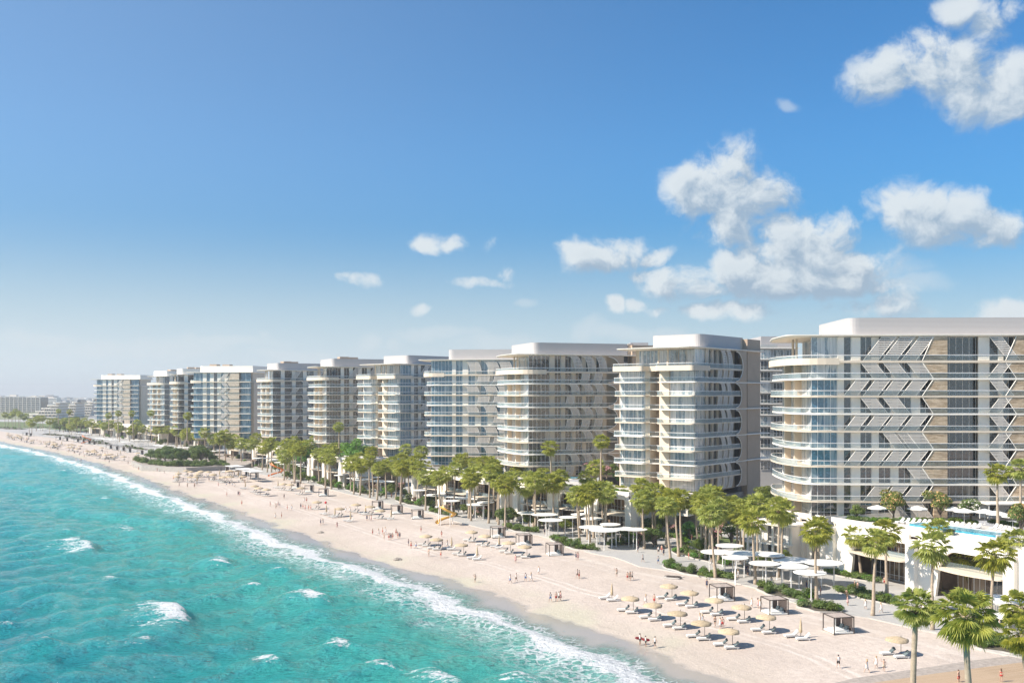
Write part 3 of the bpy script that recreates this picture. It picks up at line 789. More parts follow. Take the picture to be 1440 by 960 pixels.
    q = fillet([(Ls, -gal - .3), (Ls, We + .4), (-o1 * .5, We + .4), (-o1, We * .5), (-o1, -gal * .5), (3, -gal - .3)], [0, 0, 3, 2, 2, 2], 6)
    q2 = [(x * .985 + .2, y * .97 + .3) for x, y in q]
    m = MB(); m.prism(q2, ZC - .28, ZC - .05, q); m.prism(q, ZC - .048, ZC + .10); part('roof_canopy', m, plaster, T)
    # plant screen on the roof
    x0, yb0, x1 = box
    q = fillet([(x0, .6), (Ls - x1, .6), (Ls - x1, We - (8 if end == 'two' else 2)), (x0, We - (8 if end == 'two' else 2))], [2.4, 0, 0, 2.4], 6)
    m = MB(); m.prism(q, ZC + .10, ZB); m2 = part('plant_screen', m, boxmat or ribbed, T)
    if lod >= 1:
        for ux, uy in ((x0 + 5, 4), (x0 + 11, 9)):
            m = MB(); m.box(ux, ux + 4.5, uy, uy + 5, ZB - .1, ZB + 1.1); part('rooftop_unit', m, brownwall, T)
    if x1 > 1:
        m = MB(); m.box(Ls - x1 + .4, Ls - x1 + 2.4, 1.0, We - 5, ZC + .18, ZB + .05); part('lift_overrun', m, walltone, T)
        m = MB(); m.box(Ls - x1 + 3.2, Ls - x1 + 7.5, 1.4, We - 7, ZC + .18, ZB - .6); part('lift_overrun', m, brownwall, T)
    # louvre screens at the gallery edge
    for (k, v, kd, fl, w) in screens:
        if k > nf + 1: continue
        z, h = lev[min(k, len(lev) - 1)]
        h2 = h + (.0)
        sm = screen_mesh(kd, fl, w, h2, 11 if lod < 2 else 7)
        link('louvre_screen', sm, T, (v, -gal + .12, z + .01))
    if back: back(T)
    return T

def scr(vs_even, vs_odd, kind, w, n=10, drop=()):
    out = []
    for k in range(n):
        for i, v in enumerate(vs_even if k % 2 == 0 else vs_odd):
            if (k, i) in drop: continue
            out.append((k, v, kind, k % 2 == 1, w))
    return out

TW = []
# 1: the wide sunlit one at the edge of the picture
b1 = [('G', .3, 6), ('W', 6, 7.4), ('N', 7.4, 9.0), ('W', 9, 11), ('N', 11, 13.5), ('W', 13.5, 15), ('N', 15, 17.6), ('W', 17.6, 19.3), ('N', 19.3, 22), ('W', 22, 24), ('N', 24, 26.5), ('S', 26.5, 29.4),
      ('D', 29.4, 36.6), ('W', 36.6, 39), ('N', 39, 41), ('W', 41, 42), ('N', 42, 44.4), ('S', 44.4, 47.2)]
s1 = scr([11.2, 15.2, 19.4], [10.6, 15.4, 20.6], 'lean', 3.2, 10, drop=((3, 2), (5, 0), (7, 0), (7, 1), (9, 0))) + [(2, 7.0, 'lean', False, 2.9), (4, 7.0, 'lean', False, 2.9), (6, 7.0, 'lean', False, 2.9), (5, 17.8, 'lean', True, 2.9)]
s1 += [(k, 38.0 if k % 2 else 38.4, 'lean', k % 2 == 0, 2.6) for k in range(10)]
# the stone corner is cut on a slant on every floor: a slim edge bar
TW.append(tower('t', 'wide sunlit apartment tower with slanted louvre screens and brown stone strips', PD(1139, 220), -2, 28, 56, b1, 'lean', 'round', (4.4, 3.2), s1, 0, box=(8.5, 0, 0), seed=11))
# 2
def seqA(v, n, glass='N', w=2.4, p=1.3):
    out = []
    for i in range(n): out += [(glass, v, v + w), ('W', v + w, v + w + p)]; v += w + p
    return out, v
sA, vA = seqA(7.6, 4, 'N', 1.9, 1.3)
b2 = [('L', .4, 6.2), ('W', 6.2, 7.6)] + sA + [('N', vA, 21.8), ('A', 21.8, 28.6)]
s2 = scr([12.0, 15.5], [9.5, 13.0, 16.5], 'curve', 2.2, 10)
def back2(T):
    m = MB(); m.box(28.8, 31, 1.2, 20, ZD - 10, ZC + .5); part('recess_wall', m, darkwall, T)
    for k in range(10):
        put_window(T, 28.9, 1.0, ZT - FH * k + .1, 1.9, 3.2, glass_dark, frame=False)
    m = MB(); m.box(31.2, 40.0, -.6, 22, ZD - 10, ZB - .4); part('blank_wall', m, brownwall, T)
    for k in (1, 3, 5, 7): m = MB(); m.box(28.7, 44.8, -1.4, .8, ZT - FH * k - .3, ZT - FH * k); part('floor_slab', m, plaster, T)
TW.append(tower('t', 'bright glass apartment tower with split front and arched wall cut-outs', PD(977, 275), 50.8, 25, 41, b2, 'arc', 'two', (3.4, 2.6), s2, 0, box=(4.6, 0, 12), back=back2, seed=12, wallmat=walltone))  # darker pier tone puts the shade of this side into the colour
# 3
sA, vA = seqA(9.4, 5, 'N', 2.2, 1.5)
b3 = [('N', .4, 7.6), ('W', 7.6, 9.4)] + sA + [('A', vA, vA + 5.6)]
s3 = scr([13.5, 18.2, 22.4], [11.5, 17.0, 21.5], 'curve', 2.6, 10, drop=((1, 0), (3, 1), (6, 0), (7, 1)))
def back3(T):
    v = vA + 5.8
    for k in range(10):
        put_window(T, v + .2, 1.0, ZT - FH * k + .1, 2.2, 3.2, glass_mid if k % 2 else glass_light, frame=True)
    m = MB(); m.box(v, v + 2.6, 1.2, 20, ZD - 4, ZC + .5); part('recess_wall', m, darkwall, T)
    m = MB(); m.box(v + 3.4, v + 17, -.5, 22, ZD - 4, ZB - .4); part('blank_wall', m, brownwall, T)
    for k in (1, 3, 5, 7): m = MB(); m.box(v, v + 18.5, -1.3, .8, ZT - FH * k - .25, ZT - FH * k); part('floor_slab', m, plaster, T)
TW.append(tower('t', 'apartment tower with rounded sea end and deeply shaded side with blank taupe wall', PD(742, 325), 18, 27, vA + 22, b3, 'arc', 'round', (4.4, 3.6), s3, 0, box=(2, 0, 14), back=back3, seed=13, wallmat=walltone))  # piers use the darker wall tone to paint in the side's deep shade
# 4
sA, vA = seqA(10.2, 5, 'N', 2.6, 2.2)
b4 = [('U', .6, 8.8), ('W', 8.8, 10.2)] + [(('U' if t == 'N' else t), a, b) for t, a, b in sA]
s4 = scr([13.5, 20.5, 25.5], [17.5, 23.5], 'curve', 4.2, 10, drop=((4, 2), (5, 0)))
TW.append(tower('t', 'sunlit apartment tower with blue glass bays and half-round grey screens', PD(604, 380), -7, 25, vA + 14, b4, 'arc', 'round', (3.6, 2.6), s4, 0, box=(7, 0, 0), seed=14, gl_end=glass_mid))
# 5
sA, vA = seqA(8.0, 5, 'N', 2.4, 1.6)
b5 = [('U', .4, 6.4), ('W', 6.4, 8.0)] + sA + [('S', vA, vA + 4)]
s5 = scr([9.5, 17.5], [13.5, 20.5], 'lean', 2.6, 10)
TW.append(tower('t', 'white balconied apartment tower with a dark slot down its sea front', PD(562, 431), 45, 27, vA + 10, b5, 'lean2', 'two', (3.6, 2.8), s5, 0, box=(5, 0, 4), seed=15, frames=True))
# 6
sA, vA = seqA(9.0, 5, 'D', 2.6, 1.8)
b6 = [('N', .4, 7.4), ('W', 7.4, 9.0)] + [(('N' if t == 'D' else t), a, b) for t, a, b in sA] + [('S', vA, vA + 3.5)]
s6 = scr([10.5, 19.5], [14.5, 23.5], 'lean', 2.6, 10)
TW.append(tower('t', 'apartment tower with long rounded white balconies and shaded slatted side', PD(458, 476), 25, 26, vA + 10, b6, 'lean2', 'round', (4.6, 3.4), s6, 1, box=(3, 0, 4), seed=16))
# 7
sA, vA = seqA(.6, 6, 'D', 4.2, 2.2)
b7 = [(('N' if t == 'D' else t), a, b) for t, a, b in sA] + [('B', vA, vA + 3.5)]
s7 = scr([9.5, 22.5], [16.5, 29.5], 'lean', 2.8, 10)
TW.append(tower('t', 'pale apartment tower whose shaded side has dark glass between white piers', PD(383, 544), 34, 20, vA + 8, b7, 'lean2', 'round', (3.2, 2.4), s7, 1, box=(3, 0, 4), seed=17, frames=False))
# 8
def far_front(nm, label, px, Z, W, th, seed, lod=2, stone_w=5.2, blue=7.0, n=4, end='round', d=(3.4, 2.6), We=24):
    bb = [('U', .6, 6.6)]; v = 6.6
    for i in range(n):
        p = (W - stone_w - 6.6 - n * 2.2) / n
        bb += [('W', v, v + p), ('U' if i % 2 == 0 else 'N', v + p, v + p + 2.2)]; v += p + 2.2
    bb += [('S', v, v + stone_w), ('D' if False else 'U', v + stone_w + .1, v + stone_w + blue)]
    sc = scr([v - 8.0], [v - 6.5], 'lean', 2.8, 10)
    return tower('t', label, PD(px, Z), th, We, v + stone_w + blue + 1, bb, 'lean2', end, d, sc, lod, box=(4, 0, 0), seed=seed, frames=False, boxmat=plaster)
TW.append(far_front('t', 'far sunlit apartment tower with tan corner strip and blue glass stair', 271, 607, 30.5, -9, 18))
# 9
sA, vA = seqA(.6, 4, 'D', 3.6, 2.4)
b9 = [(('D' if t == 'D' else t), a, b) for t, a, b in sA]
TW.append(tower('t', 'narrow far apartment tower with pale rounded front and dark glass side', PD(250, 668), 26, 24, vA + 6, b9, 'lean2', 'round', (3.2, 2.4), [], 2, box=(2, 0, 4), seed=19, frames=False, boxmat=plaster))
# 10
sA, vA = seqA(.6, 4, 'D', 3.6, 2.4)
b10 = [(('N' if t == 'D' else t), a, b) for t, a, b in sA]
TW.append(tower('t', 'far apartment tower showing only its bright rounded balcony front', PD(231, 735), 46, 24, vA + 6, b10, 'lean2', 'round', (3.4, 2.6), [], 2, box=(2, 0, 4), seed=20, frames=False, boxmat=plaster))
# 11
TW.append(far_front('t', 'farthest apartment tower, with tan stone strip and blue glass stair', 135, 905, 34, -9, 21, 2, 5.5, 8.0, 4, d=(5.5, 4.0)))

# the grey block seen in the gap behind the second tower
def slab_block(label, x0, x1, Y, z1, n, name='apartment_block'):
    X0 = (x0 - CX) / F * Y; X1 = (x1 - CX) / F * Y
    T = thing(name, (X0, Y, 0), 0, label, 'apartment building', None)
    W = X1 - X0
    m = MB(); m.box(0, W, .5, 22, ZD - 12, z1 - 3.6); part('wall', m, greywall, T)
    m = MB(); m.box(.8, W - .5, 1.2, 20, z1 - 3.6, z1); part('plant_screen', m, ribbed, T)
    for k in range(n):
        z = z1 - 4.0 - FH * k
        m = MB(); m.box(-.6, W + .4, -1.0, .6, z - .3, z); part('floor_slab', m, plaster, T)
        m = MB(); m.wall([(-.5, -.92), (W * .45, -.92)], z + .02, z + 1.05, .05); part('balcony_railing', m, rail_glass, T)
        for i in range(3):
            w = W / 3 - .9
            if z > 14: put_window(T, .4 + i * W / 3, .25, z - FH + .1, w, 3.1, glass_mid if (i + k) % 3 else glass_light, frame=True)
    return T
slab_block('grey apartment block in the gap between the two nearest towers', 1068, 1122, 345, 59.8, 11)
slab_block('dark grey block behind the shaded third tower', 884, 914, 372, 59.0, 11)

# ---------------------------------------------------------------- podium with arched shop fronts
def podium(label, p0, p1, top=ZD, base=2.0, mods=1, pattern='arch', depth=16, deck=None, seed=0, slab=7.6, wf=.26):
    """p0 -> p1 runs with the coast towards the camera's right; front faces the sea"""
    d = Vector((p1[0] - p0[0], p1[1] - p0[1], 0)); L = d.length; a = math.atan2(d.y, d.x)
    T = thing('podium_building', (p0[0], p0[1], 0), a, label, 'podium building', 'shop podiums between the towers')
    # local x along the front, local -y towards the sea
    m = MB(); m.box(0, L, 6.5, depth, base, top - .35); part('back_wall', m, bronze_in, T)
    m = MB(); m.prism(fillet([(0, 0), (L, 0), (L, depth), (0, depth)], [1.5, 1.5, 0, 0]), top - .35, top); part('deck', m, pave_light, T)
    m = MB(); m.wall([(0.1, depth), (.1, .2), (L - .1, .2), (L - .1, depth)], top, top + 1.0, .22); part('parapet', m, plaster, T)
    ml = L / mods
    for i in range(mods):
        x0 = i * ml; pw = 2.2; wv = ml * wf
        # pier standing proud of the wall
        m = MB(); m.box(x0, x0 + pw, -1.5, 1.0, base, top - .9); m.cur = 0; part('pier', m, plaster, T)
        ho = top - (1.9 if wf > .2 else 1.1)                                      # head of the opening
        xa = x0 + pw; xb = x0 + ml
        # wall with the curved haunch of the arch, and the beam over the opening
        bulge = 3.0 if wv > 2.5 else wv * .5
        pts = [(xa, base), (xa, top), (xb, top), (xb, ho)]
        cx0 = xa + wv + bulge
        pts += [(cx0, ho)]
        for k in range(1, 9):
            t = k / 8 * math.pi / 2; pts.append((xa + wv * .82 + (bulge + wv * .18) * (1 - math.sin(t)), ho - (ho - base) * .62 * (1 - math.cos(t))))
        pts += [(xa + wv * .72, base)]
        m = MB(); m.prism_xz(pts[::-1], -.5, .1); part('arched_wall', m, plaster, T)
        # inner reveal, mid slab with its curved lip, shop fronts above and below
        xi = xa + wv * .8
        q = fillet([(xi - .4, 6.4), (xi - 1.2, -1.4), ((xi + xb) / 2, -3.4), (xb - .2, -2.0), (xb - .02, 6.4)], [0, 1.5, 6, 1, 0], 6)
        m = MB(); m.prism(q, slab - .12, slab + .12); m.cur = 0; part('mid_canopy', m, cream, T)
        n = max(2, int((xb - xi) / 3.2))
        for j in range(n):
            w = (xb - xi - .1) / n
            put_window(T, xi + j * w + .05, 4.9, base + .12, w - .12, slab - base - .45, shop_glass if (j + i) % 3 else glass_dark, name='shop_front')
            put_window(T, xi + j * w + .05, 5.4, slab + .2, w - .12, ho - slab - .25, shop_glass, name='shop_front')
        m = MB(); m.wall([(xi, .6), (xb - .1, .6)], slab + .14, slab + 1.15, .05); part('terrace_railing', m, rail_glass, T)
        # square window in the solid wall
    m = MB(); m.box(L - .02, L + 2.0, -1.5, 1.0, base, top - .9); part('pier', m, plaster, T)
    m = MB(); m.box(L - .4, L + .0, 1.02, depth, base, top - .36); part('side_wall', m, plaster, T)
    m = MB(); m.box(0, .4, 1.02, depth, base, top - .36); part('side_wall', m, plaster, T)
    return T
def pline(px, y_top, z=ZD): return PZ(px, y_top, z)
pA = PZ(1150, 731, ZD); pB = PZ(1272, 746, ZD); pC = PZ(1440, 775, ZD); pD = pC + (pC - pB) * .7
P1 = podium('white podium with arched cafe terraces and a pool beneath the nearest tower', PZ(1168, 733, ZD), pD, mods=3, depth=24)
P1b = podium('low white podium wing with square shop openings beside the nearest tower', PZ(1096, 722, ZD - .6), PZ(1160, 732, ZD - .6), top=ZD - .6, mods=2, depth=18)
P2 = podium('white podium with slim piers and garden deck between the second and third towers', PZ(726, 681, ZD), PZ(884, 697, ZD), mods=3, depth=20, wf=.12)
P3 = podium('cream arched podium below the blue glass fourth tower', PZ(584, 661, ZD), PZ(706, 679, ZD), mods=3, depth=18, wf=.12)
P4 = podium('cream podium with white piers below the sixth tower', PZ(436, 641, ZD), PZ(504, 649, ZD), mods=3, depth=18, wf=.12)
P5 = podium('cream two storey podium below the seventh tower', PZ(322, 622, ZD - 1.5), PZ(400, 633, ZD - 1.5), top=ZD - 1.5, mods=4, depth=30, wf=.14)
P6 = podium('far cream podium below the eighth and ninth towers', PZ(240, 601.5, ZD), PZ(316, 609, ZD), mods=4, depth=16, wf=.14)
P7 = podium('farthest cream podium along the palm row', PZ(128, 593, ZD), PZ(225, 603, ZD), mods=5, depth=16, wf=.14)
# stone base with white bowl-like bays under the second tower
def stone_base():
    c = PD(977, 275); T = thing('stone_villa_base', (c.x, c.y, 0), R(50.8), 'rough stone and white plaster garden base under the second nearest tower', 'villa building')
    m = MB(); m.box(1.5, 42, .5, 22, 2, ZD - 2.2); part('wall', m, stone_dark, T)
    q = fillet([(-2.6, -1.2), (10, -1.2), (10, 11), (-2.6, 11)], 2.0); q0 = [(x * .75 + .8, y * .8 + .8) for x, y in q]
    m = MB(); m.prism(q0, ZD - 2.2, ZD - .3, q); part('flared_slab', m, plaster, T)
    q = fillet([(-2.6, 13), (8, 13), (8, 25), (-2.6, 25)], 2.0); q0 = [(x * .75 + .8, y * .85 + 2.8) for x, y in q]
    m = MB(); m.prism(q0, ZD - 2.2, ZD - .3, q); part('flared_slab', m, plaster, T)
    m = MB(); m.box(-2.2, 1.4, 1, 6, 6.2, 9.6); m.box(-2.2, 1.4, 15, 24, 3, 9.6); part('bay', m, plaster, T)
    put_window(T, -2.28, 5.6, 6.8, 4.2, 2.2, glass_mid, R(-90)); put_window(T, -2.28, 23.5, 4.0, 8, 5, glass_mid, R(-90))
    for i, v in enumerate((4, 9, 14)): put_window(T, v, .35, 3.2, 2.6, 4.6, glass_dark)
    return T
stone_base()
def villa(px, py, w, label):
    p = G(px, py); T = thing('garden_villa', (p.x, p.y, 2.0), R(-56), label, 'villa', 'garden villas at the tower feet')
    m = MB(); m.box(0, w, 0, 9, 0, 8.6); part('wall', m, plaster, T)
    m = MB(); m.prism(fillet([(-.8, -2.4), (w + .8, -2.4), (w + .8, 9.3), (-.8, 9.3)], [1.5, 1.5, 0, 0]), 8.6, 8.95); part('roof', m, plaster, T)
    m = MB(); m.prism(fillet([(-.6, -2.2), (w + .6, -2.2), (w + .6, .2), (-.6, .2)], [1.2, 1.2, 0, 0]), 4.2, 4.55); part('balcony_slab', m, plaster, T)
    n = max(2, int(w / 3.2))
    for i in range(n):
        for z, h in ((.1, 3.8), (4.6, 3.6)): put_window(T, i * w / n + .6, -.14, z, w / n - 1.2, h, glass_mid if i % 2 else glass_light)
        m = MB(); m.tube([(i * w / n + .1, -2.0, 0), (i * w / n + .1, -2.0, 4.2)], .3, 8); m.tube([(i * w / n + .1, -2.0, 4.55), (i * w / n + .1, -2.0, 8.6)], .3, 8); part('column', m, plaster, T)
    return T
villa(1060, 785, 11, 'white villa with round columns behind the palms beside the nearest tower')
villa(520, 681, 13, 'glass-fronted pavilion with white columns below the fifth tower')

# ---------------------------------------------------------------- far buildings
def stepped(px, pyb, Wd, levels, h, label, Y):
    X = (px - CX) / F * Y; T = thing('terraced_building', (X, Y, 0), R(4), label, 'terraced building', 'stepped terrace buildings')
    for k in range(levels):
        z = k * h; ins = k * 7.5
        m = MB(); m.prism(fillet([(ins + 2, 2 + k * 3), (Wd, 2 + k * 3), (Wd, 50), (ins + 2, 50)], [3, 0, 0, 0]), z, z + h - .5); part('storey', m, walltone, T)
        m = MB(); m.prism(fillet([(ins - 1, -1 + k * 3), (Wd + 1, -1 + k * 3), (Wd + 1, 51), (ins - 1, 51)], [4, 0, 0, 0]), z + h - .5, z + h + .9); part('terrace_slab', m, plaster, T)
        n = 6
        for i in range(n):
            x = ins + 4 + i * (Wd - ins - 4) / n; put_window(T, x, 1.75 + k * 3, z + .3, (Wd - ins - 8) / n * .75, h - 1.2, glass_mid, frame=False)
    return T
stepped(62, 590, 44, 7, 4.3, 'left wing of the white stepped terrace building beyond the towers', 1560)
stepped(33, 592, 46, 6, 4.3, 'lower sea-side wing of the white stepped terrace building', 1480)
stepped(86, 590, 46, 8, 4.2, 'taller inland wing of the white stepped terrace building', 1660)
def lattice_block():
    Y = 2000; X = (-60 - CX) / F * Y; W = 114 / F * Y
    T = thing('lattice_building', (X, Y, 0), R(2), 'long low glass building with white lattice frame far up the coast', 'glass building')
    m = MB(); m.box(0, W, 2, 40, 0, 32); part('wall', m, glass_mid, T)
    for i in range(20):
        m = MB(); m.box(W * i / 19 - .5, W * i / 19 + .5, 0, 2, 0, 33); part('column', m, plaster, T)
    for k in range(9):
        m = MB(); m.box(-1, W + 1, -.5, 1.9, 3.6 + k * 3.7, 4.4 + k * 3.7); part('floor_slab', m, plaster, T)
    return T
lattice_block()
citycols = [mat('city_white', (.82, .80, .77), .8, .05, .02), mat('city_sand', (.66, .58, .49), .8, .05, .02), mat('city_grey', (.55, .56, .56), .8, .05, .02)]
rc = random.Random(4)
cp = []
for i in range(6):
    w = rc.uniform(18, 40); h = rc.uniform(12, 30); dpt = 20
    T = thing('city_block', (0, 0, 0))
    m = MB(); m.box(-w / 2, w / 2, 0, dpt, 0, h); part('wall', m, citycols[i % 3], T)
    m = MB(); m.box(-w / 4, w / 5, 4, 12, h, h + 3); part('roof_house', m, citycols[(i + 1) % 3], T)
    for k in range(int(h / 3.6)):
        m = MB(); m.box(-w / 2 + 1.2, w / 2 - 1.2, -.25, .1, 1.2 + k * 3.6, 2.9 + k * 3.6); part('window', m, glass_mid, T)
    cp.append(Spawn(T))
city = []
for i in range(84):
    Y = rc.uniform(2700, 4600); x = rc.uniform(-20, 124) if i > 8 else rc.uniform(-20, 30)
    p = PD(x, Y, 0); city.append(cp[i % 6](p, rc.uniform(-.3, .3), rc.uniform(.8, 1.25)))
for o in city: tag(o, 'small pale block in the hazy city skyline beyond the farthest tower', 'city building', 'hazy skyline blocks')
# ---------------------------------------------------------------- palms and trees
def fan_crown(seed, n=34, seg=13, rad=1.35, pet=1.45, low=-48):
    r = random.Random(seed); b = MB()
    for i in range(n):
        az = i * 2.39996 + r.uniform(-.25, .25)
        f = (i + .5) / n
        el = R(82 - (82 - low) * f ** .85 + r.uniform(-9, 9))
        L = pet * r.uniform(.8, 1.15) * (.72 + .4 * math.sin(math.pi * min(1, f + .15)))
        d = Vector((math.cos(az) * math.cos(el), math.sin(az) * math.cos(el), math.sin(el)))
        side = Vector((-math.sin(az), math.cos(az), 0))
        upv = side.cross(d) * -1
        if upv.z < 0 and el > -1: upv = -upv
        p0 = Vector((0, 0, 0)); p1 = d * L + Vector((0, 0, -.10 * L))
        w = .035
        b.add([p0 - side * w, p0 + side * w, p1 + side * w * .7, p1 - side * w * .7], [(0, 1, 2, 3)])
        rr = rad * r.uniform(.8, 1.12); droop = r.uniform(.35, .75)
        dd = (d + Vector((0, 0, -.22))).normalized(); uu = side.cross(dd)
        if uu.z < 0: uu = -uu
        roll = r.uniform(-.4, .4); s2 = side * math.cos(roll) + uu * math.sin(roll); u2 = uu * math.cos(roll) - side * math.sin(roll)
        for k in range(seg):
            a = R(-100 + 200 * (k + .5) / seg); 
            fd = dd * math.cos(a) + s2 * math.sin(a)
            ln = rr * (.72 + .28 * math.cos(a * .8)) * r.uniform(.85, 1.1)
            hw = rr * .5 * R(200) / seg * .62
            cr = u2.cross(fd).normalized()
            fold = u2 * (.05 if k % 2 else -.05)
            m1 = p1 + fd * ln * .55 + fold + Vector((0, 0, -droop * .10 * ln)); 
            tip = p1 + fd * ln * .92 + Vector((0, 0, -droop * .55 * ln)) + fold
            b.add([p1, m1 - cr * hw, m1 + cr * hw, tip], [(0, 1, 3), (0, 3, 2)] if k % 2 else [(0, 1, 2), (1, 3, 2)])
    return b
def dead_skirt(seed, n=12):
    r = random.Random(seed); b = MB()
    for i in range(n):
        az = i * 2.4 + r.uniform(-.3, .3); L = r.uniform(.9, 1.6)
        o = Vector((math.cos(az), math.sin(az), 0)); s = Vector((-o.y, o.x, 0))
        p0 = o * .12 + Vector((0, 0, r.uniform(-.5, -.1))); p1 = o * r.uniform(.35, .62) + Vector((0, 0, -L * .55)); p2 = o * r.uniform(.22, .5) + Vector((0, 0, -L))
        for k in (-1, 0, 1):
            q = s * .2 * k
            b.add([p0, p1 + q - s * .09, p1 + q + s * .09, p2 + q * 1.6], [(0, 1, 2), (1, 3, 2)])
    return b
def palm_trunk(seed, h=13.0, lean=.5):
    r = random.Random(seed); n = 12; pts = []; rad = []
    a = r.uniform(0, 6.28)
    for i in range(n + 1):
        t = i / n; off = lean * t * t
        pts.append((math.cos(a) * off + .05 * math.sin(t * 9), math.sin(a) * off, -.4 + (h + .4) * t))
        rad.append(.30 * (1 - t) ** 2 * .7 + .185 + .03 * math.sin(i * 2.1) * .5 + (.05 if t > .93 else 0))
    b = MB(); b.tube(pts, rad, 9); return b, pts[-1]
palms_protos = []
for s in range(6):
    T = thing('fan_palm')
    b, top = palm_trunk(s + 3, 13.0, .35 + .25 * (s % 3))
    part('trunk', b, bark, T, True)
    c = part('crown', fan_crown(40 + s, 46 + 4 * (s % 2), 12, 1.5, 1.7, -62), palm_leaf, T); c.location = top
    c = part('dead_leaves', dead_skirt(60 + s), dead_leaf, T); c.location = top
    palms_protos.append(Spawn(T))
def _unused_place_palm(bx, by, cx, cy, base=None, sc=1.0, k=None, zb=None):
    p = base if base is not None else G(bx, by)
    s = F / p.y; zc = H - (cy - HY) / s; h = zc - p.z
    k = rnd.randrange(6) if k is None else k
    o = palms_protos[k]((p.x, p.y, p.z), 0, 1.0)
    # trunk stretched to the height, crown moved to its end and leaning towards where the crown is seen
    X = (cx - CX) / F * p.y - p.x
    ch = sorted(o.children if o in [q.root for q in palms_protos] else [c for c in o.children], key=lambda c: c.name)
    return o, h, X
PALMS = [(1227,866,1233,757),(1247,839,1247,744),(1211,812,1203,748),(1148,844,1146,742),(1094,812,1096,711),(1150,806,1153,738),(1311,886,1312,764),(1322,830,1322,742),
 (1361,838,1360,778),(1393,893,1397,774),(1415,846,1416,768),(1443,862,1437,757),
 (943,791,937,708),(1006,814,1000,720),(1062,822,1056,728),(906,772,903,697),(919,767,917,700),(981,772,979,706),(1008,763,1008,693),(1029,765,1030,707),(1036,776,1036,720),(1041,780,1042,709),(1086,790,1088,712),(990,766,992,698),
 (710,745,712,678),(726,715,727,664),(744,743,739,681),(737,718,744,668),(754,732,755,674),(779,745,778,676),(794,720,794,683),(815,762,811,692),(829,763,826,690),(825,738,826,667),(844,734,844,692),(872,738,873,690),(891,741,888,700),(899,745,897,690),
 (576,705,573,655),(587,706,587,645),(608,690,608,653),(630,715,626,663),(638,723,640,657),(659,729,660,666),(672,705,671,660),(687,736,689,660),(696,707,696,657),(683,703,681,648),(652,697,651,644),(669,700,668,649),(728,716,726,668),(648,694,647,668),
 (423,675,423,625),(412,665,412,624),(403,662,403,622),(430,657,431,622),(439,658,439,632),(453,677,453,636),(447,652,447,624),(462,664,462,631),(467,674,467,631),(485,667,485,635),(495,664,495,632),(506,692,506,641),(525,698,522,634),(518,670,517,633),(543,701,542,652),(551,690,552,648),(556,702,558,655),(565,688,566,643),(476,664,475,628),
 (308,651,310,613),(317,651,316,609),(168,621,168,601),(182,621,182,605),(187,620,187,601),(200,621,200,601),(219,625,220,603),(236,624,236,602),(249,629,250,604),(259,629,259,611),(270,629,270,611),(276,629,276,605),(286,629,286,612),(297,628,297,613),(255,628,245,606),(264,626,266,604),
 (7,600,7,582),(18,601,18,581),(28,602,28,582),(41,611,41,592),(51,606,51,588),(60,605,60,587),(70,612,70,591),(89,608,89,591),(98,610,98,597),(113,610,113,594),(124,612,124,595),(140,613,140,595),(154,614,154,595),(77,606,78,591),(106,609,104,596),(135,610,131,598),(11,598,13,584),(34,600,34,586),(148,614,147,598)]
_r = random.Random(77)
for (bx, by, cx, cy) in list(PALMS):
    if 395 < bx < 905 or (920 < bx < 1100 and _r.random() < .4):
        if _r.random() < .62:
            dx, dy = _r.uniform(4, 13), _r.uniform(-9, -3)
            PALMS.append((bx + dx, by + dy, cx + dx + _r.uniform(-1, 1), cy + dy + _r.uniform(-5, 4)))
    elif bx < 395 and _r.random() < .75:
        dx, dy = _r.uniform(-6, 8), _r.uniform(-4, 1)
        PALMS.append((bx + dx, by + dy, cx + dx, cy + dy + _r.uniform(-2, 2)))
PLINE = [PZ(x, y, ZD) for x, y in ((110,592),(240,604),(320,617),(400,629),(436,641),(504,649),(584,661),(706,679),(884,697),(1000,712),(1140,730))]
def along(t):
    f = t * (len(PLINE) - 1); j = min(int(f), len(PLINE) - 2); return PLINE[j].lerp(PLINE[j + 1], f - j)
for i in range(74):
    q = along((i + _r.random()) / 74) + Vector((-.86, -.5, 0)) * _r.uniform(3.5, 12)
    x, y = to_px((q.x, q.y, 2.0)); hz = _r.uniform(11, 15); _, cy = to_px((q.x, q.y, 2 + hz)); PALMS.append((x, y, x + _r.uniform(-3, 3), cy))
allpalms = []
def palm_at(p, zc, Xc, k):
    """a palm standing at p whose crown centre is at height zc, leaning so that the crown is Xc metres to the side"""
    h = zc - p.z; sp = palms_protos[k]; first = not sp.used
    o = sp((p.x, p.y, p.z - .02), 0, 1.0)
    f = h / 13.0
    jit = rnd.uniform(-.6, .6)
    for c in (list(o.children)):
        st = stem_(c.name)
        if st == 'trunk':
            c.scale = (1, 1, f); c.rotation_euler = (0, 0, 0)
    lean = Xc
    o.rotation_euler = (0, 0, 0)
    for c in o.children:
        st = stem_(c.name)
        if st != 'trunk':
            tp = TOPS[k]; c.location = (tp[0] + lean * 1.0, tp[1], tp[2] * f)
            if st == 'crown': c.rotation_euler = (rnd.uniform(-.1, .1), rnd.uniform(-.1, .1), rnd.uniform(0, 6.28)); q = rnd.uniform(.92, 1.1); c.scale = (q, q, q * rnd.uniform(.92, 1.1))
            else: c.rotation_euler = (0, 0, rnd.uniform(0, 6.28)); q = rnd.choice([.6, 1, 1.15]); c.scale = (q, q, q)
        else:
            # shear the trunk sideways so that it still meets the crown
            m = Matrix.Identity(4); m[0][2] = lean / 13.0 / 1.0; 
            c.matrix_local = Matrix.Translation((0, 0, 0)) @ Matrix(((1, 0, lean / 13.0, 0), (0, 1, 0, 0), (0, 0, f, 0), (0, 0, 0, 1)))
    return o
def stem_(n): return n.split('.')[0]
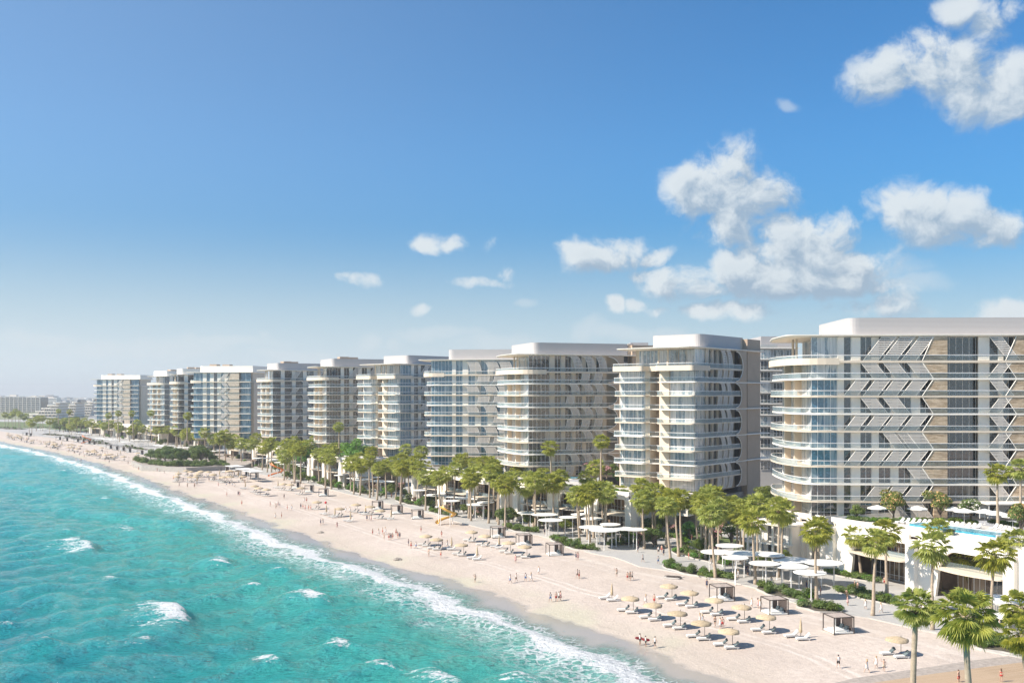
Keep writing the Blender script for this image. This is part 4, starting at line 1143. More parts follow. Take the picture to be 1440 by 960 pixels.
TOPS = [next(c for c in sp.root.children if stem_(c.name) == 'crown').location.copy() for sp in palms_protos]
# the children of a copied thing are found through its name
def _no_shear(o, lean, f):
    pass
for i, (bx, by, cx, cy) in enumerate(PALMS):
    p = G(bx, by); s = F / p.y; zc = H - (cy - HY) / s
    k = i % 6; tp = TOPS[k]
    Xc = (cx - CX) / F * p.y - p.x
    # turn and tilt the whole palm slightly so that its crown comes where it is seen
    o = palms_protos[k]((p.x, p.y, p.z - .05), 0, 1.0)
    h = max(6.0, zc - p.z - .5); f = h / 13.0
    tilt = math.atan2(max(-1.8, min(1.8, Xc - tp[0])), h)
    o.rotation_euler = (rnd.uniform(-.02, .02), tilt, 0)
    for c in o.children:
        if stem_(c.name) == 'trunk': c.scale = (1, 1, f)
        else:
            c.location = (tp[0], tp[1], tp[2] * f)
            q = rnd.uniform(.95, 1.12) * (1.28 if bx < 400 else 1.06)
            c.scale = (q, q, q * rnd.uniform(.95, 1.1)); c.rotation_euler = (rnd.uniform(-.08, .08), rnd.uniform(-.08, .08) - tilt, rnd.uniform(0, 6.28))
            if stem_(c.name) == 'dead_leaves' and rnd.random() < .5: c.scale = (.6, .6, .5)
    allpalms.append(o)
relabel(allpalms, lambda o: 'fan palm on the promenade', 'palm tree', 'fan palms lining the promenade')

# the two tall palms close to the camera and the crowns cut by the right edge
def near_palm(Y, cx, cy, bx, seed, wpx, label, kind=palm_leaf, n=56):
    s = F / Y; zc = H - (cy - HY) / s; rad = wpx / s / 2
    xt = (cx - CX) / s; z0 = 1.9; xb = (bx - CX) / s
    T = thing('fan_palm', (xb, Y, z0), 0, label, 'palm tree', 'tall fan palms close to the camera')
    n_ = 18; pts = []; rd = []
    for i in range(n_ + 1):
        t = i / n_; pts.append(((xt - xb) * (t ** 1.25) + .12 * math.sin(t * 5), .15 * math.sin(t * 4), (zc - .9 - z0) * t)); rd.append(.27 * (1 - t) ** 2 + .24 + .015 * math.sin(i * 2.6))
    b = MB(); b.tube(pts, rd, 14); part('trunk', b, bark, T, True)
    # stubs of cut leaf stalks under the crown
    b = MB(); r = random.Random(seed)
    for i in range(46):
        a = i * 2.4; z = pts[-1][2] - 1.9 * (i / 46); o_ = Vector((math.cos(a), math.sin(a), .0)); c0 = Vector((pts[-1][0] * .985, pts[-1][1], z))
        b.tube([c0 + o_ * .2, c0 + o_ * .5 + Vector((0, 0, .22))], [.06, .035], 4)
    part('leaf_stubs', b, bark, T)
    q = rad / 2.75
    c = part('crown', fan_crown(seed, n, 22, 1.35 * q, 1.6 * q, -64), kind, T); c.location = pts[-1]
    c = part('dead_leaves', dead_skirt(seed, 26), dead_leaf, T); c.location = pts[-1]; c.scale = (1.1, 1.1, 1.0)
    return T
near_palm(92, 1290, 838, 1278, 5, 66, 'tall near fan palm with slim leaning trunk in the bottom corner')
near_palm(84, 1358, 850, 1372, 6, 98, 'broad near fan palm with dry leaf skirt beside the leaning one', n=64)
near_palm(96, 1436, 838, 1462, 8, 62, 'near fan palm crown cut by the picture edge, the upper one', n=44)
near_palm(90, 1437, 876, 1470, 9, 64, 'near fan palm crown cut by the picture edge, the lower one', n=44)

# broad-leaved trees and shrubs made of many small leaves round branches
def leaf_cloud(b, blobs, n, size, r, flowers=0.0):
    vol = [q[3] * q[4] * q[5] for q in blobs]; tv = sum(vol)
    for (cx, cy, cz, rx, ry, rz), v in zip(blobs, vol):
        for i in range(int(n * v / tv)):
            while True:
                p = Vector((r.uniform(-1, 1), r.uniform(-1, 1), r.uniform(-1, 1)))
                if p.length <= 1: break
            p = p.normalized() * (p.length ** .45) if p.length > 0 else p
            if p.z < -.55 and r.random() < .6: continue
            q = Vector((cx + p.x * rx, cy + p.y * ry, cz + p.z * rz))
            nn = (p + Vector((r.uniform(-.8, .8), r.uniform(-.8, .8), r.uniform(-.2, .9)))).normalized()
            a = nn.orthogonal().normalized(); c = nn.cross(a); t = r.uniform(0, 6.28)
            u = a * math.cos(t) + c * math.sin(t); w = nn.cross(u); s = size * r.uniform(.6, 1.3)
            b.cur = 1 if (flowers and r.random() < flowers and p.z > -.3) else 0
            b.add([q - u * s, q - w * s * .45 , q + u * s, q + w * s * .45], [(0, 1, 2, 3)])
def tree_proto(name, seed, h, rad, leaf, n=1700, size=.28, flower=None, fl=0.0, trunk=.28, flat=.75, nb=9):
    r = random.Random(seed); T = thing(name)
    b = MB(); base = h * (1 - flat) ; blobs = []
    b.tube([(0, 0, -.4), (.1, .05, base * .5), (0, .1, base + .3)], [trunk, trunk * .75, trunk * .6], 7)
    for i in range(nb):
        a = i * 2.4 + r.uniform(-.3, .3); q = rad * r.uniform(.25, .78) if i else 0; z = base + (h - base) * r.uniform(.25, .85) if i else h * .78
        p = (math.cos(a) * q, math.sin(a) * q, z); s = rad * r.uniform(.34, .5)
        b.tube([(0, .1, base * .8), (p[0] * .5, p[1] * .5, (base + z) / 2), p], [trunk * .5, trunk * .3, .03], 5)
        blobs.append((p[0], p[1], p[2], s, s, s * .72))
    part('trunk', b, bark2, T)
    c = MB(); leaf_cloud(c, blobs, n, size, r, fl)
    part('crown', c, [leaf, flower] if flower else leaf, T)
    return Spawn(T)
def shrub_proto(seed, rad, h, leaf, n=420, size=.16, flower=None, fl=0.0, spiky=False):
    r = random.Random(seed); T = thing('shrub')
    b = MB(); 
    for i in range(4): a = i * 1.6; b.tube([(0, 0, -.1), (math.cos(a) * rad * .3, math.sin(a) * rad * .3, h * .5)], [.04, .02], 4)
    part('stem', b, bark2, T)
    c = MB()
    if spiky:
        for i in range(46):
            a = i * 2.4; e = R(r.uniform(20, 80)); L = h * r.uniform(.8, 1.25); d = Vector((math.cos(a) * math.cos(e), math.sin(a) * math.cos(e), math.sin(e))); s = Vector((-math.sin(a), math.cos(a), 0)) * .09
            p1 = d * L * .6; p2 = d * L + Vector((0, 0, -.25 * L)); c.add([(0, 0, .05), p1 - s, p1 + s, p2], [(0, 1, 2), (1, 3, 2)])
    else:
        bl = [(r.uniform(-.4, .4) * rad, r.uniform(-.4, .4) * rad, h * r.uniform(.4, .62), rad * r.uniform(.45, .65), rad * r.uniform(.45, .65), h * r.uniform(.32, .45)) for i in range(5)]
        leaf_cloud(c, bl, n, size, r, fl)
    part('foliage', c, [leaf, flower] if flower else leaf, T)
    return Spawn(T)
round_tree = tree_proto('garden_tree', 1, 6.0, 3.0, tree_leaf, 2600, .23)
flower_tree = tree_proto('flowering_tree', 2, 6.5, 3.1, tree_leaf, 2400, .26, mat('orange_blossom', (.55, .33, .14), .7, .2, 3), .22)
white_tree = tree_proto('white_blossom_tree', 3, 5.2, 2.3, dark_leaf, 1900, .24, white_flower, .2)
pink_tree = tree_proto('pink_blossom_tree', 4, 4.2, 2.1, shrub_leaf, 1700, .23, pink_flower, .5)
dark_tree = tree_proto('dark_shade_tree', 5, 8.0, 5.0, dark_leaf, 4200, .36, nb=14, trunk=.4)
bright_tree = tree_proto('bright_green_tree', 6, 5.0, 2.6, bright_leaf, 2400, .24, flat=.9)
big_tree = tree_proto('tall_green_tree', 7, 14, 5.2, bright_leaf, 4000, .4, nb=14, trunk=.4)
class Later:
    """remembers where a shrub goes; the nearest ones become things, the far ones one mass"""
    def __init__(s, sp): s.sp = sp
    def __call__(s, loc, rz, sc): q = [s.sp, loc, rz, sc]; SHRUB_Q.append(q); return q
SHRUB_Q = []
shr = [Later(x) for x in [shrub_proto(1, 1.1, 1.3, shrub_leaf), shrub_proto(2, 1.4, 1.0, shrub_leaf, 480), shrub_proto(3, 1.0, 1.6, dark_leaf), shrub_proto(4, 1.1, 1.0, grass_leaf, 380, .14), shrub_proto(5, .9, 1.4, shrub_leaf, spiky=True), shrub_proto(6, 1.1, 1.2, shrub_leaf, 420, .15, pink_flower, .25), shrub_proto(7, 1.0, 1.1, bright_leaf, 380, .15)]]
SHRUBS = []
beds = []
def bed(name_lab, x0, y0, x1, y1, w, n, kinds=(0, 1, 2, 3, 4, 6), z=None, ctrl=None, spread=1.0):
    """a kerbed planting bed along a curve, filled with separate shrubs"""
    a = G(x0, y0); c = G(x1, y1)
    mid = G(*ctrl) if ctrl else (a + c) / 2
    L = (c - a).length; steps = 14; ctr = []
    for i in range(steps + 1):
        t = i / steps; m2 = mid * 2 - (a + c) / 2
        ctr.append(a * (1 - t) ** 2 + m2 * 2 * t * (1 - t) + c * t * t)
    left = []; right = []
    for i, p in enumerate(ctr):
        d = (ctr[min(i + 1, steps)] - ctr[max(i - 1, 0)]).normalized(); nrm = Vector((-d.y, d.x, 0)); ww = w / 2 * math.sqrt(max(.03, 1 - abs(2 * i / steps - 1) ** 3)) * (1 + .15 * math.sin(i * 1.3 + x0))
        left.append(p + nrm * ww); right.append(p - nrm * ww)
    pl = [(p.x, p.y) for p in left + right[::-1]]
    T = thing('planting_bed', (0, 0, 0), 0, None, 'planting bed', 'kerbed planting beds on the promenade')
    ctrp = (a + c) / 2; T.location = (ctrp.x, ctrp.y, 2.1)
    pl = [(x - ctrp.x, y - ctrp.y) for x, y in pl]
    m = MB(); m.prism(pl, -.3, .16); part('soil', m, soil, T)
    m = MB(); m.wall(pl + pl[:1], -.3, .24, .2); part('kerb', m, kerbm, T)
    beds.append((T, name_lab))
    r = random.Random(int(x0 * 7 + y0))
    for i in range(n):
        t = (i + r.uniform(.1, .9)) / n; j = min(steps - 1, int(t * steps)); f = t * steps - j
        l = left[j].lerp(left[j + 1], f); q = right[j].lerp(right[j + 1], f); p = l.lerp(q, .5 + (r.random() - .5) * .8 * spread)
        k = r.choice(kinds); s = r.uniform(.75, 1.25)
        o = shr[k]((p.x, p.y, 2.22), r.uniform(0, 6), s); SHRUBS.append(o)
bed('in front of the white parasol discs', 1069, 826, 1146, 842, 4.5, 30, ctrl=(1105, 838))
bed('at the foot of the slim palm', 1128, 848, 1182, 859, 4.8, 22, ctrl=(1152, 857))
bed('between the walkways below the arches', 1178, 832, 1264, 852, 5.0, 32, ctrl=(1222, 840))
bed('along the shop fronts', 1165, 806, 1236, 820, 2.2, 26, (0, 1, 6), ctrl=(1200, 813))
bed('under the near palms by the boardwalk', 1374, 893, 1450, 917, 7.0, 34, ctrl=(1402, 909))
bed('behind the near palms', 1345, 868, 1400, 880, 4.5, 20, (0, 2, 4, 1))
bed('at the sand edge before the second tower', 935, 794, 1030, 815, 4.4, 40, ctrl=(975, 806))
bed('behind the sand edge bed', 946, 776, 1024, 796, 5.0, 34, ctrl=(985, 784))
bed('garden strip', 925, 755, 968, 757, 5, 14, (1, 3, 6))
bed('before the piers', 780, 757, 840, 775, 5.0, 32, ctrl=(806, 768))
bed('by the canopy posts', 856, 768, 902, 762, 5.5, 20, (2, 0, 4))
bed('beside the cabanas', 714, 741, 757, 749, 4.5, 20, (4, 1, 0, 3), ctrl=(732, 746))
bed('behind the cabanas', 713, 728, 762, 738, 5, 20, (0, 4, 6))
bed('strip before the arches', 690, 716, 740, 718, 2.5, 12, (1, 6))
bed('by the yellow slide', 605, 715, 645, 727, 4.8, 22, ctrl=(622, 722))
bed('under the curved palms', 660, 722, 702, 729, 4.8, 18, (2, 0, 1))
bed('long strip', 560, 703, 591, 712, 4.5, 18, (1, 2, 0))
bed('inner strip', 566, 693, 604, 705, 6, 22, (0, 2, 1))
bed('strip', 487, 686, 518, 696, 5, 16)
bed('strip', 450, 679, 478, 687, 5.5, 14, (0, 4, 1))
bed('strip', 403, 667, 424, 676, 5.5, 10)
bed('inner strip', 470, 676, 492, 682, 5, 8)
bed('inner strip', 430, 666, 462, 672, 5, 8)
bed('inner strip', 530, 688, 560, 692, 5, 10, (2, 0))
bed('strip', 357, 652, 380, 659, 9, 12); bed('strip', 322, 643, 345, 650, 12, 14); bed('strip', 175, 627, 205, 633, 9, 12); bed('strip', 130, 620, 150, 625, 12, 12); bed('strip', 95, 613, 122, 619, 14, 14)
bed('strip', 66, 610, 86, 613, 14, 10); bed('strip', 0, 601, 30, 604, 22, 18); bed('strip', 45, 601, 90, 602, 18, 16)
for T, l in beds: pass
relabel([t for t, l in beds], 'kerbed bed of low green planting', 'planting bed', 'kerbed planting beds on the promenade')

# the green headland with its low wall
HL = [(186,655),(200,662),(262,664),(345,659),(362,652),(352,640),(330,636),(240,640),(205,645)]
pts = [G(x, y) for x, y in HL]
m = MB(); m.prism([(p.x, p.y) for p in pts], .8, 3.5); o = part('headland_terrace', m, gravelm); tag(o, 'low planted headland terrace with a grey sea wall jutting into the beach', 'terrace')
m = MB(); m.wall([(p.x, p.y) for p in pts[:5]], .5, 4.0, .7); part('sea_wall', m, mat('sea_wall_stone', (.36, .34, .31), .85, .15, 1.0), o)
hedge = []
r = random.Random(9)
for i in range(64):
    t = i / 63; x = 190 + 128 * t; y = 655 + (6.5 * math.sin(min(1, t * 3) * 1.57)) - 2.6 * max(0, t - .5) + r.uniform(-3, -.6)
    p = G(x, y); o = shr[r.choice((0, 1, 2, 2))]((p.x, p.y, 3.45), r.uniform(0, 6), r.uniform(1.3, 2.2)); hedge.append(o)
dk = []
for (x, y, s) in [(222, 652, .85), (232, 654, .95), (243, 655, 1.0), (254, 655, .85), (262, 652, .8), (272, 654, .9), (283, 655, 1.05), (238, 648, .9), (276, 648, .95), (290, 651, .8), (300, 654, .5), (212, 650, .6)]:
    p = G(x, y); dk.append(dark_tree((p.x, p.y, 3.3), r.uniform(0, 6), s))
relabel(dk, 'dark round shade tree on the headland', 'tree', 'shade trees of the headland', 'near')
# garden trees on decks and lawns
def gt(sp, lst, x, y, z, s=1.0, Y=None):
    p = PZ(x, y, z) if Y is None else PD(x, Y, z)
    o = sp((p.x, p.y, z - .05), rnd.uniform(0, 6), s); lst.append(o); return o
ft = []; wt = []; pt = []; bt = []; tt = []; rt = []
for x, y, s in ((1256, 731.5, 1.0), (1322, 732, 1.0)): gt(flower_tree, ft, x, y, ZD, s)
gt(white_tree, wt, 1366, 734, ZD, 1.05); gt(flower_tree, ft, 1436, 752, ZD, 1.0); gt(round_tree, rt, 1204, 731, ZD, .62)
gt(white_tree, wt, 988, 761, 2.1, .9); gt(white_tree, wt, 1028, 766, 2.1, 1.1); gt(pink_tree, pt, 1014, 757, 2.1, 1.1); gt(pink_tree, pt, 1005, 764, 2.1, .9)
gt(bright_tree, bt, 970, 757, 2.1, .95); gt(dark_tree, rt, 918, 752, 2.1, .55); gt(round_tree, rt, 930, 748, 2.1, .8); gt(pink_tree, pt, 946, 750, 2.1, .6)
gt(round_tree, rt, 1072, 712, 10, 1.0, 262); gt(round_tree, rt, 1080, 712, 10, .9, 270); gt(dark_tree, rt, 1050, 712, 6, .8, 268)
gt(pink_tree, pt, 758, 669, ZD, .9); gt(pink_tree, pt, 828, 668, ZD, 1.1); gt(pink_tree, pt, 853, 671, ZD, .9); gt(bright_tree, bt, 868, 678, ZD, .6); gt(round_tree, rt, 862, 668, ZD, .7)
gt(big_tree, tt, 397, 648, 2.1, 1.25); gt(big_tree, tt, 388, 650, 2.1, .9); gt(big_tree, tt, 431, 648, 2.1, 1.15, 455); gt(round_tree, rt, 347, 622, 8, 1.2, 560); gt(round_tree, rt, 356, 622, 8, 1.2, 560)
for x, s in ((492, 1.1), (500, 1.35), (506, 1.1)): gt(big_tree, tt, x, 665, 2.1, s, 440)
for x, y in ((520, 690), (530, 692), (560, 694), (566, 690)): gt(pink_tree, pt, x, y, 2.1, .8)
gt(round_tree, rt, 412, 668, 2.1, 1.0); gt(round_tree, rt, 700, 708, 2.1, .8)
for x, y, s in ((262, 620, 1.3), (311, 622, 1.3), (343, 618, 1.0), (352, 619, 1.1), (226, 628, 1.0), (285, 622, 1.1), (326, 640, 1.0)): gt(round_tree, rt, x, y, 2.1, s)
r = random.Random(55)
for i in range(64):
    q = along((i + r.random()) / 64) + Vector((-.86, -.5, 0)) * r.uniform(2.5, 9)
    sp, lst, k = r.choice(((round_tree, rt, .62), (round_tree, rt, .8), (dark_tree, rt, .5), (pink_tree, pt, .7), (bright_tree, bt, .6), (round_tree, rt, .7), (white_tree, wt, .6)))
    lst.append(sp((q.x, q.y, 2.1), r.uniform(0, 6), k * r.uniform(.8, 1.2)))
dt = []
for x, Y, s in ((84, 990, 1.3), (92, 990, 1.5), (100, 985, 1.8), (108, 990, 1.5), (96, 970, 1.2), (114, 990, 1.3)): gt(dark_tree, dt, x, 0, 2.1, s, Y)
relabel(ft, 'flowering tree with orange buds on the deck', 'flowering tree', 'orange flowering trees')
relabel(wt, 'small tree covered in white blossom', 'flowering tree', 'white blossom trees')
relabel(pt, 'small pink blossoming tree', 'flowering tree', 'pink blossom trees')
relabel(bt, 'bright green round bush tree', 'tree', 'bright bush trees')
relabel(tt, 'tall leafy green tree', 'tree', 'tall leafy trees')
relabel(rt, 'small green garden tree', 'tree', 'garden trees')
relabel(dt, 'dark dense tree rising', 'tree', 'far dark trees')
# tall slim palms on the raised decks
dp = []
for (x, cy, Y) in ((1403, 662, 200), (1436, 656, 196), (776, 627, 285), (845, 617, 292), (477, 598, 440), (263, 583, 575), (82, 577, 900), (166, 580, 720), (187, 580, 700), (212, 579, 660), (153, 583, 740), (97, 578, 880)):
    p = PD(x, Y, ZD); s = F / Y; zc = H - (cy - HY) / s; k = len(dp) % 6; tp = TOPS[k]
    o = palms_protos[k]((p.x, p.y, ZD - .05), 0, 1); f = (zc - ZD - .4) / 13
    for c in o.children:
        if stem_(c.name) == 'trunk': c.scale = (1, 1, f)
        else: c.location = (tp[0], tp[1], tp[2] * f); c.scale = (.95, .95, .95)
    dp.append(o)
relabel(dp, 'slim palm on the raised deck', 'palm tree', 'palms on the podium decks')
# hedges on the decks
hs = []
r = random.Random(21)
def hedge_line(x0, y0, x1, y1, n, z, s=.8, kinds=(0, 1, 6)):
    a = PZ(x0, y0, z); c = PZ(x1, y1, z)
    for i in range(n):
        p = a.lerp(c, (i + .5) / n); hs.append(shr[r.choice(kinds)]((p.x + r.uniform(-.4, .4), p.y + r.uniform(-.6, .6), z), r.uniform(0, 6), s * r.uniform(.8, 1.2)))
hedge_line(1182, 731, 1215, 732, 12, ZD); hedge_line(1215, 733, 1345, 733.5, 34, ZD, .85, (0, 6, 6, 3)); hedge_line(1345, 734, 1376, 737, 8, ZD, .8)
hedge_line(740, 664, 862, 668, 30, ZD, .9, (0, 1, 2)); hedge_line(728, 678, 882, 693, 34, ZD, .9, (0, 1, 6)); hedge_line(588, 660, 704, 677, 30, ZD, .9, (0, 2, 6)); hedge_line(440, 640, 502, 647, 18, ZD, 1.0, (0, 2)); hedge_line(1390, 735, 1440, 742, 12, ZD, .9)
for q in SHRUBS: q.append('bed')
for q in hedge: q.append('headland')
for q in hs: q.append('deck')
SHRUB_Q.sort(key=lambda q: q[1][1] / (1.3 * q[3]))
near_q = SHRUB_Q[:285]; far_q = SHRUB_Q[285:]
got = {}
for sp, loc, rz, sc, k in near_q: got.setdefault(k, []).append(sp(loc, rz, sc))
for k, (dsc, grp, wh) in {'bed': ('low green shrub in a bed', 'shrubs in the planting beds', 'before'), 'headland': ('dense hedge shrub on the headland', 'shrubs of the headland hedge', 'near'), 'deck': ('clipped shrub of the deck hedge', 'deck hedges', 'near')}.items():
    if got.get(k): relabel(got[k], dsc, 'shrub', grp, wh)
def far_shrubs():
    V = []; FI = []; off = 0; MI = []; mats = []
    for sp, loc, rz, sc, k in far_q:
        me = next(c for c in sp.root.children if stem_(c.name) == 'foliage').data
        n = len(me.vertices); co = np.empty(n * 3, dtype=np.float32); me.vertices.foreach_get('co', co); co = co.reshape(-1, 3) * sc
        c, s_ = math.cos(rz), math.sin(rz); x = co[:, 0] * c - co[:, 1] * s_ + loc[0]; y = co[:, 0] * s_ + co[:, 1] * c + loc[1]; z = co[:, 2] + loc[2]
        V.append(np.stack([x, y, z], -1))
        if me.materials[0] not in mats: mats.append(me.materials[0])
        mi = mats.index(me.materials[0])
        for p in me.polygons: FI.append([v + off for v in p.vertices]); MI.append(mi)
        off += n
    me = bpy.data.meshes.new('ground_cover'); me.from_pydata(np.concatenate(V).tolist(), [], FI)
    for m in mats: me.materials.append(m)
    me.polygons.foreach_set('material_index', MI); me.update()
    tag(link('ground_cover', me), 'far low green planting along the promenade and headland', 'ground cover', None, 'stuff')
far_shrubs()
# far belt of trees below the skyline
def far_belt():
    r = random.Random(3); b = MB()
    for i in range(420):
        Y = r.uniform(2300, 3400); x = r.uniform(-30, 122); p = PD(x, Y, 0); h = r.uniform(6, 13); w = r.uniform(8, 20)
        prof = [(w * .3, 0), (w * .5, h * .3), (w * .46, h * .7), (w * .2, h)]
        b.lathe(prof, 7, (p.x, p.y, 0))
    o = part('far_treeline', b, dark_leaf); tag(o, 'hazy belt of far-off trees below the city skyline', 'treeline', None, 'stuff')
far_belt()
# ---------------------------------------------------------------- promenade canopies
def canopy_proto(seed, rad, h, posts, square=False):
    r = random.Random(seed); T = thing('shade_canopy')
    b = MB()
    if square:
        b.prism(fillet([(-rad, -rad * .6), (rad, -rad * .6), (rad, rad * .6), (-rad, rad * .6)], .5), h, h + .16)
    else:
        b.lathe([(rad * .93, h - .10), (rad, h), (rad, h + .10), (rad * .55, h + .22), (rad * .1, h + .27)], 30)
    part('roof_disc', b, canvas, T, False)
    for i in range(posts):
        a = seed + i * 2 * math.pi / posts; x, y = math.cos(a) * rad * .55, math.sin(a) * rad * .55
        b = MB(); b.tube([(x, y, 0), (x, y, h - .08)], .11, 8); b.tube([(x, y, 0), (x, y, .05)], .22, 8); part('post', b, white_metal, T)
    return Spawn(T)
CP = [canopy_proto(0, 3.0, 4.7, 2), canopy_proto(1, 3.4, 4.3, 3), canopy_proto(2, 2.6, 5.1, 2), canopy_proto(3, 3.8, 4.5, 3)]
CSQ = canopy_proto(5, 5.0, 4.3, 4, True)
def canopies(lst, sp=None, base=2.12):
    out = []
    for i, q in enumerate(lst):
        x, y = q[0], q[1]; k = i % 4 if len(q) < 3 else q[2]
        zz = base + [4.7, 4.3, 5.1, 4.5][k]
        p = PZ(x, y, zz if sp is None else base + 4.4)
        out.append((sp or CP[k])((p.x, p.y, base), rnd.uniform(0, 6) if sp is None else R(-55)))
    return out
can = []
can += canopies([(1026,767,0),(1008,776,1),(1034,784,2),(1044,778,3),(1077,779,1),(1075,792,0),(1085,780,2),(1113,787,3),(1112,796,1),(1158,791,3),(1139,805,0)])
can += canopies([(762,716,0),(744,721,1),(766,723,3),(775,731,1),(800,727,2),(818,723,0),(833,729,0),(833,741,1),(850,745,3),(858,737,2),(874,743,1),(893,744,0)])
can += canopies([(602,687,0),(612,690,1),(590,689,2),(612,696,3),(629,693,0),(640,698,1),(635,704,2),(655,700,3),(672,701,0),(672,709,1),(683,706,2)])
can += canopies([(480,668,0),(493,667,1),(509,674,3),(509,669,2),(523,671,1),(530,676,0),(541,677,3),(499,672,1)])
can += canopies([(363,644,1),(375,644,3),(384,647,0),(393,650,2),(404,652,3),(417,653,1),(428,655,0),(439,656,3),(432,650,2),(408,648,0),(390,645,3)])
can += canopies([(1432,868,1),(1401,842,3),(1415,846,1)])
can += canopies([(204,619),(192,619),(178,621),(224,626),(234,627),(250,629),(262,629),(277,631),(288,633),(296,634),(150,617),(140,616),(160,618),(92,608),(103,608),(114,609),(122,610),(60,603),(75,605),(330,655),(345,659),(356,662)], CSQ)
relabel(can, lambda o: 'white canopy on thin posts', 'shade canopy', 'white shade canopies on the promenade')

# ---------------------------------------------------------------- beach furniture
def lounger_proto(cush, seed):
    T = thing('sun_lounger')
    b = MB(); b.box(-1.0, .95, -.33, -.27, .18, .26); b.box(-1.0, .95, .27, .33, .18, .26); b.box(-1.0, -.94, -.27, .27, .18, .26); b.box(.9, .96, -.27, .27, .18, .26)
    part('frame', b, white_metal, T)
    for x in (-.85, .75):
        for y in (-.3, .3):
            b = MB(); b.box(x - .03, x + .03, y - .03, y + .03, 0, .18); part('leg', b, white_metal, T)
    b = MB(); b.prism_xz([(-.98, .27), (.32, .27), (.32, .40), (-.98, .38)], -.34, .34); part('mattress', b, cushion, T)
    b = MB(); b.prism_xz([(.33, .30), (.98, .78), (.90, .90), (.30, .41)], -.34, .34); part('backrest', b, cush, T)
    b = MB(); b.prism_xz([(.70, .78), (.95, .95), (.88, 1.02), (.64, .86)], -.25, .25); part('pillow', b, cush, T)
    return Spawn(T)
lg_teal = lounger_proto(tealcloth, 1); lg_white = lounger_proto(cushion, 2)
def parasol_proto(openp):
    T = thing('straw_parasol')
    b = MB(); b.tube([(0, 0, 0), (0, 0, 3.0)], .045, 6); b.tube([(0, 0, 0), (0, 0, .08)], .28, 10); part('pole', b, darkmetal, T)
    if openp:
        b = MB(); n = 24; r = random.Random(2); vs = []; fs = []
        rings = [(.06, 2.86), (.7, 2.72), (1.25, 2.56), (1.6, 2.44), (1.64, 2.2)]
        for (q, z) in rings:
            for k in range(n):
                t = 2 * math.pi * k / n; j = .06 * math.sin(k * 2.1) if q > 1.2 else 0
                vs.append((math.cos(t) * (q + j) - .55, math.sin(t) * (q + j), z + (r.uniform(-.08, .05) if q > 1.62 else 0)))
        for i in range(len(rings) - 1):
            for k in range(n): fs.append((i*n + k, (i+1)*n + k, (i+1)*n + (k+1) % n, i*n + (k+1) % n))
        b.add(vs, fs); part('canopy', b, thatch, T, True)
        for k in range(6):
            t = k * math.pi / 3; b = MB(); b.tube([(0, 0, 2.1), (math.cos(t) * 1.2 - .5, math.sin(t) * 1.2, 2.5)], .025, 4); part('rib', b, darkmetal, T)
    else:
        b = MB(); b.lathe([(.10, .85), (.26, 1.0), (.24, 1.6), (.17, 2.3), (.10, 2.8), (.03, 3.15)], 10); part('folded_canopy', b, thatch, T, True)
    return Spawn(T)
par_open = parasol_proto(True); par_shut = parasol_proto(False)
BEACH_DIR = R(33)   # loungers face the sea: their backs point inland
lounge = []; para_o = []; para_c = []
def bset(x, y, shut=False, white=None):
    p = G(x, y); jit = rnd.uniform(-.12, .12)
    (para_c if shut else para_o).append((par_shut if shut else par_open)((p.x, p.y, p.z), rnd.uniform(-.3, .3)))
    wh = shut if white is None else white
    for (dx, dy) in ((-1.35, .75), (-.05, -1.15)):
        q = (p.x + dx - (.3 if not shut else -.1), p.y + dy); z = float(tz(inland(q[0], q[1])))
        o = (lg_white if wh else lg_teal)((q[0], q[1], z + .03), BEACH_DIR - .45 + jit + rnd.uniform(-.05, .05), 1.12); lounge.append(o)
for q in [(945,842),(974,852),(1009,863),(1047,873),(1082,888),(890.5,860),(922.5,870),(957,882),(991,897),(1030,909),(1267,922),(666,761),(685,767),(718,777),(741,783),(652,780),(602,767),(617,772),
          (503,720),(523,723),(537,729),(448,716),(480,726),(360,692),(377,697),(410,690),(425,695),(366,695),(400,689)]: bset(*q)
for q in [(860.5,843),(1126,897),(702,770),(671,786),(635,772),(514,723),(493,733),(550,730),(459,723),(471,727),(345,687),(391,686)]: bset(q[0], q[1], True)
r = random.Random(5)
for i in range(26): bset(r.uniform(250, 345), r.uniform(668, 679) + 0, i % 4 == 0)
for i in range(62):
    t = r.random(); x = 10 + 190 * t; yc = 614 + 34 * t; bset(x, yc + r.uniform(-3.5, 6.0) * (.5 + t), i % 5 == 0)
relabel(lounge, lambda o: 'sun lounger on the sand', 'sun lounger', 'sun loungers on the beach')
relabel(para_o, 'open straw parasol on the sand', 'parasol', 'open straw parasols')
relabel(para_c, 'folded straw parasol on the sand', 'parasol', 'folded straw parasols')
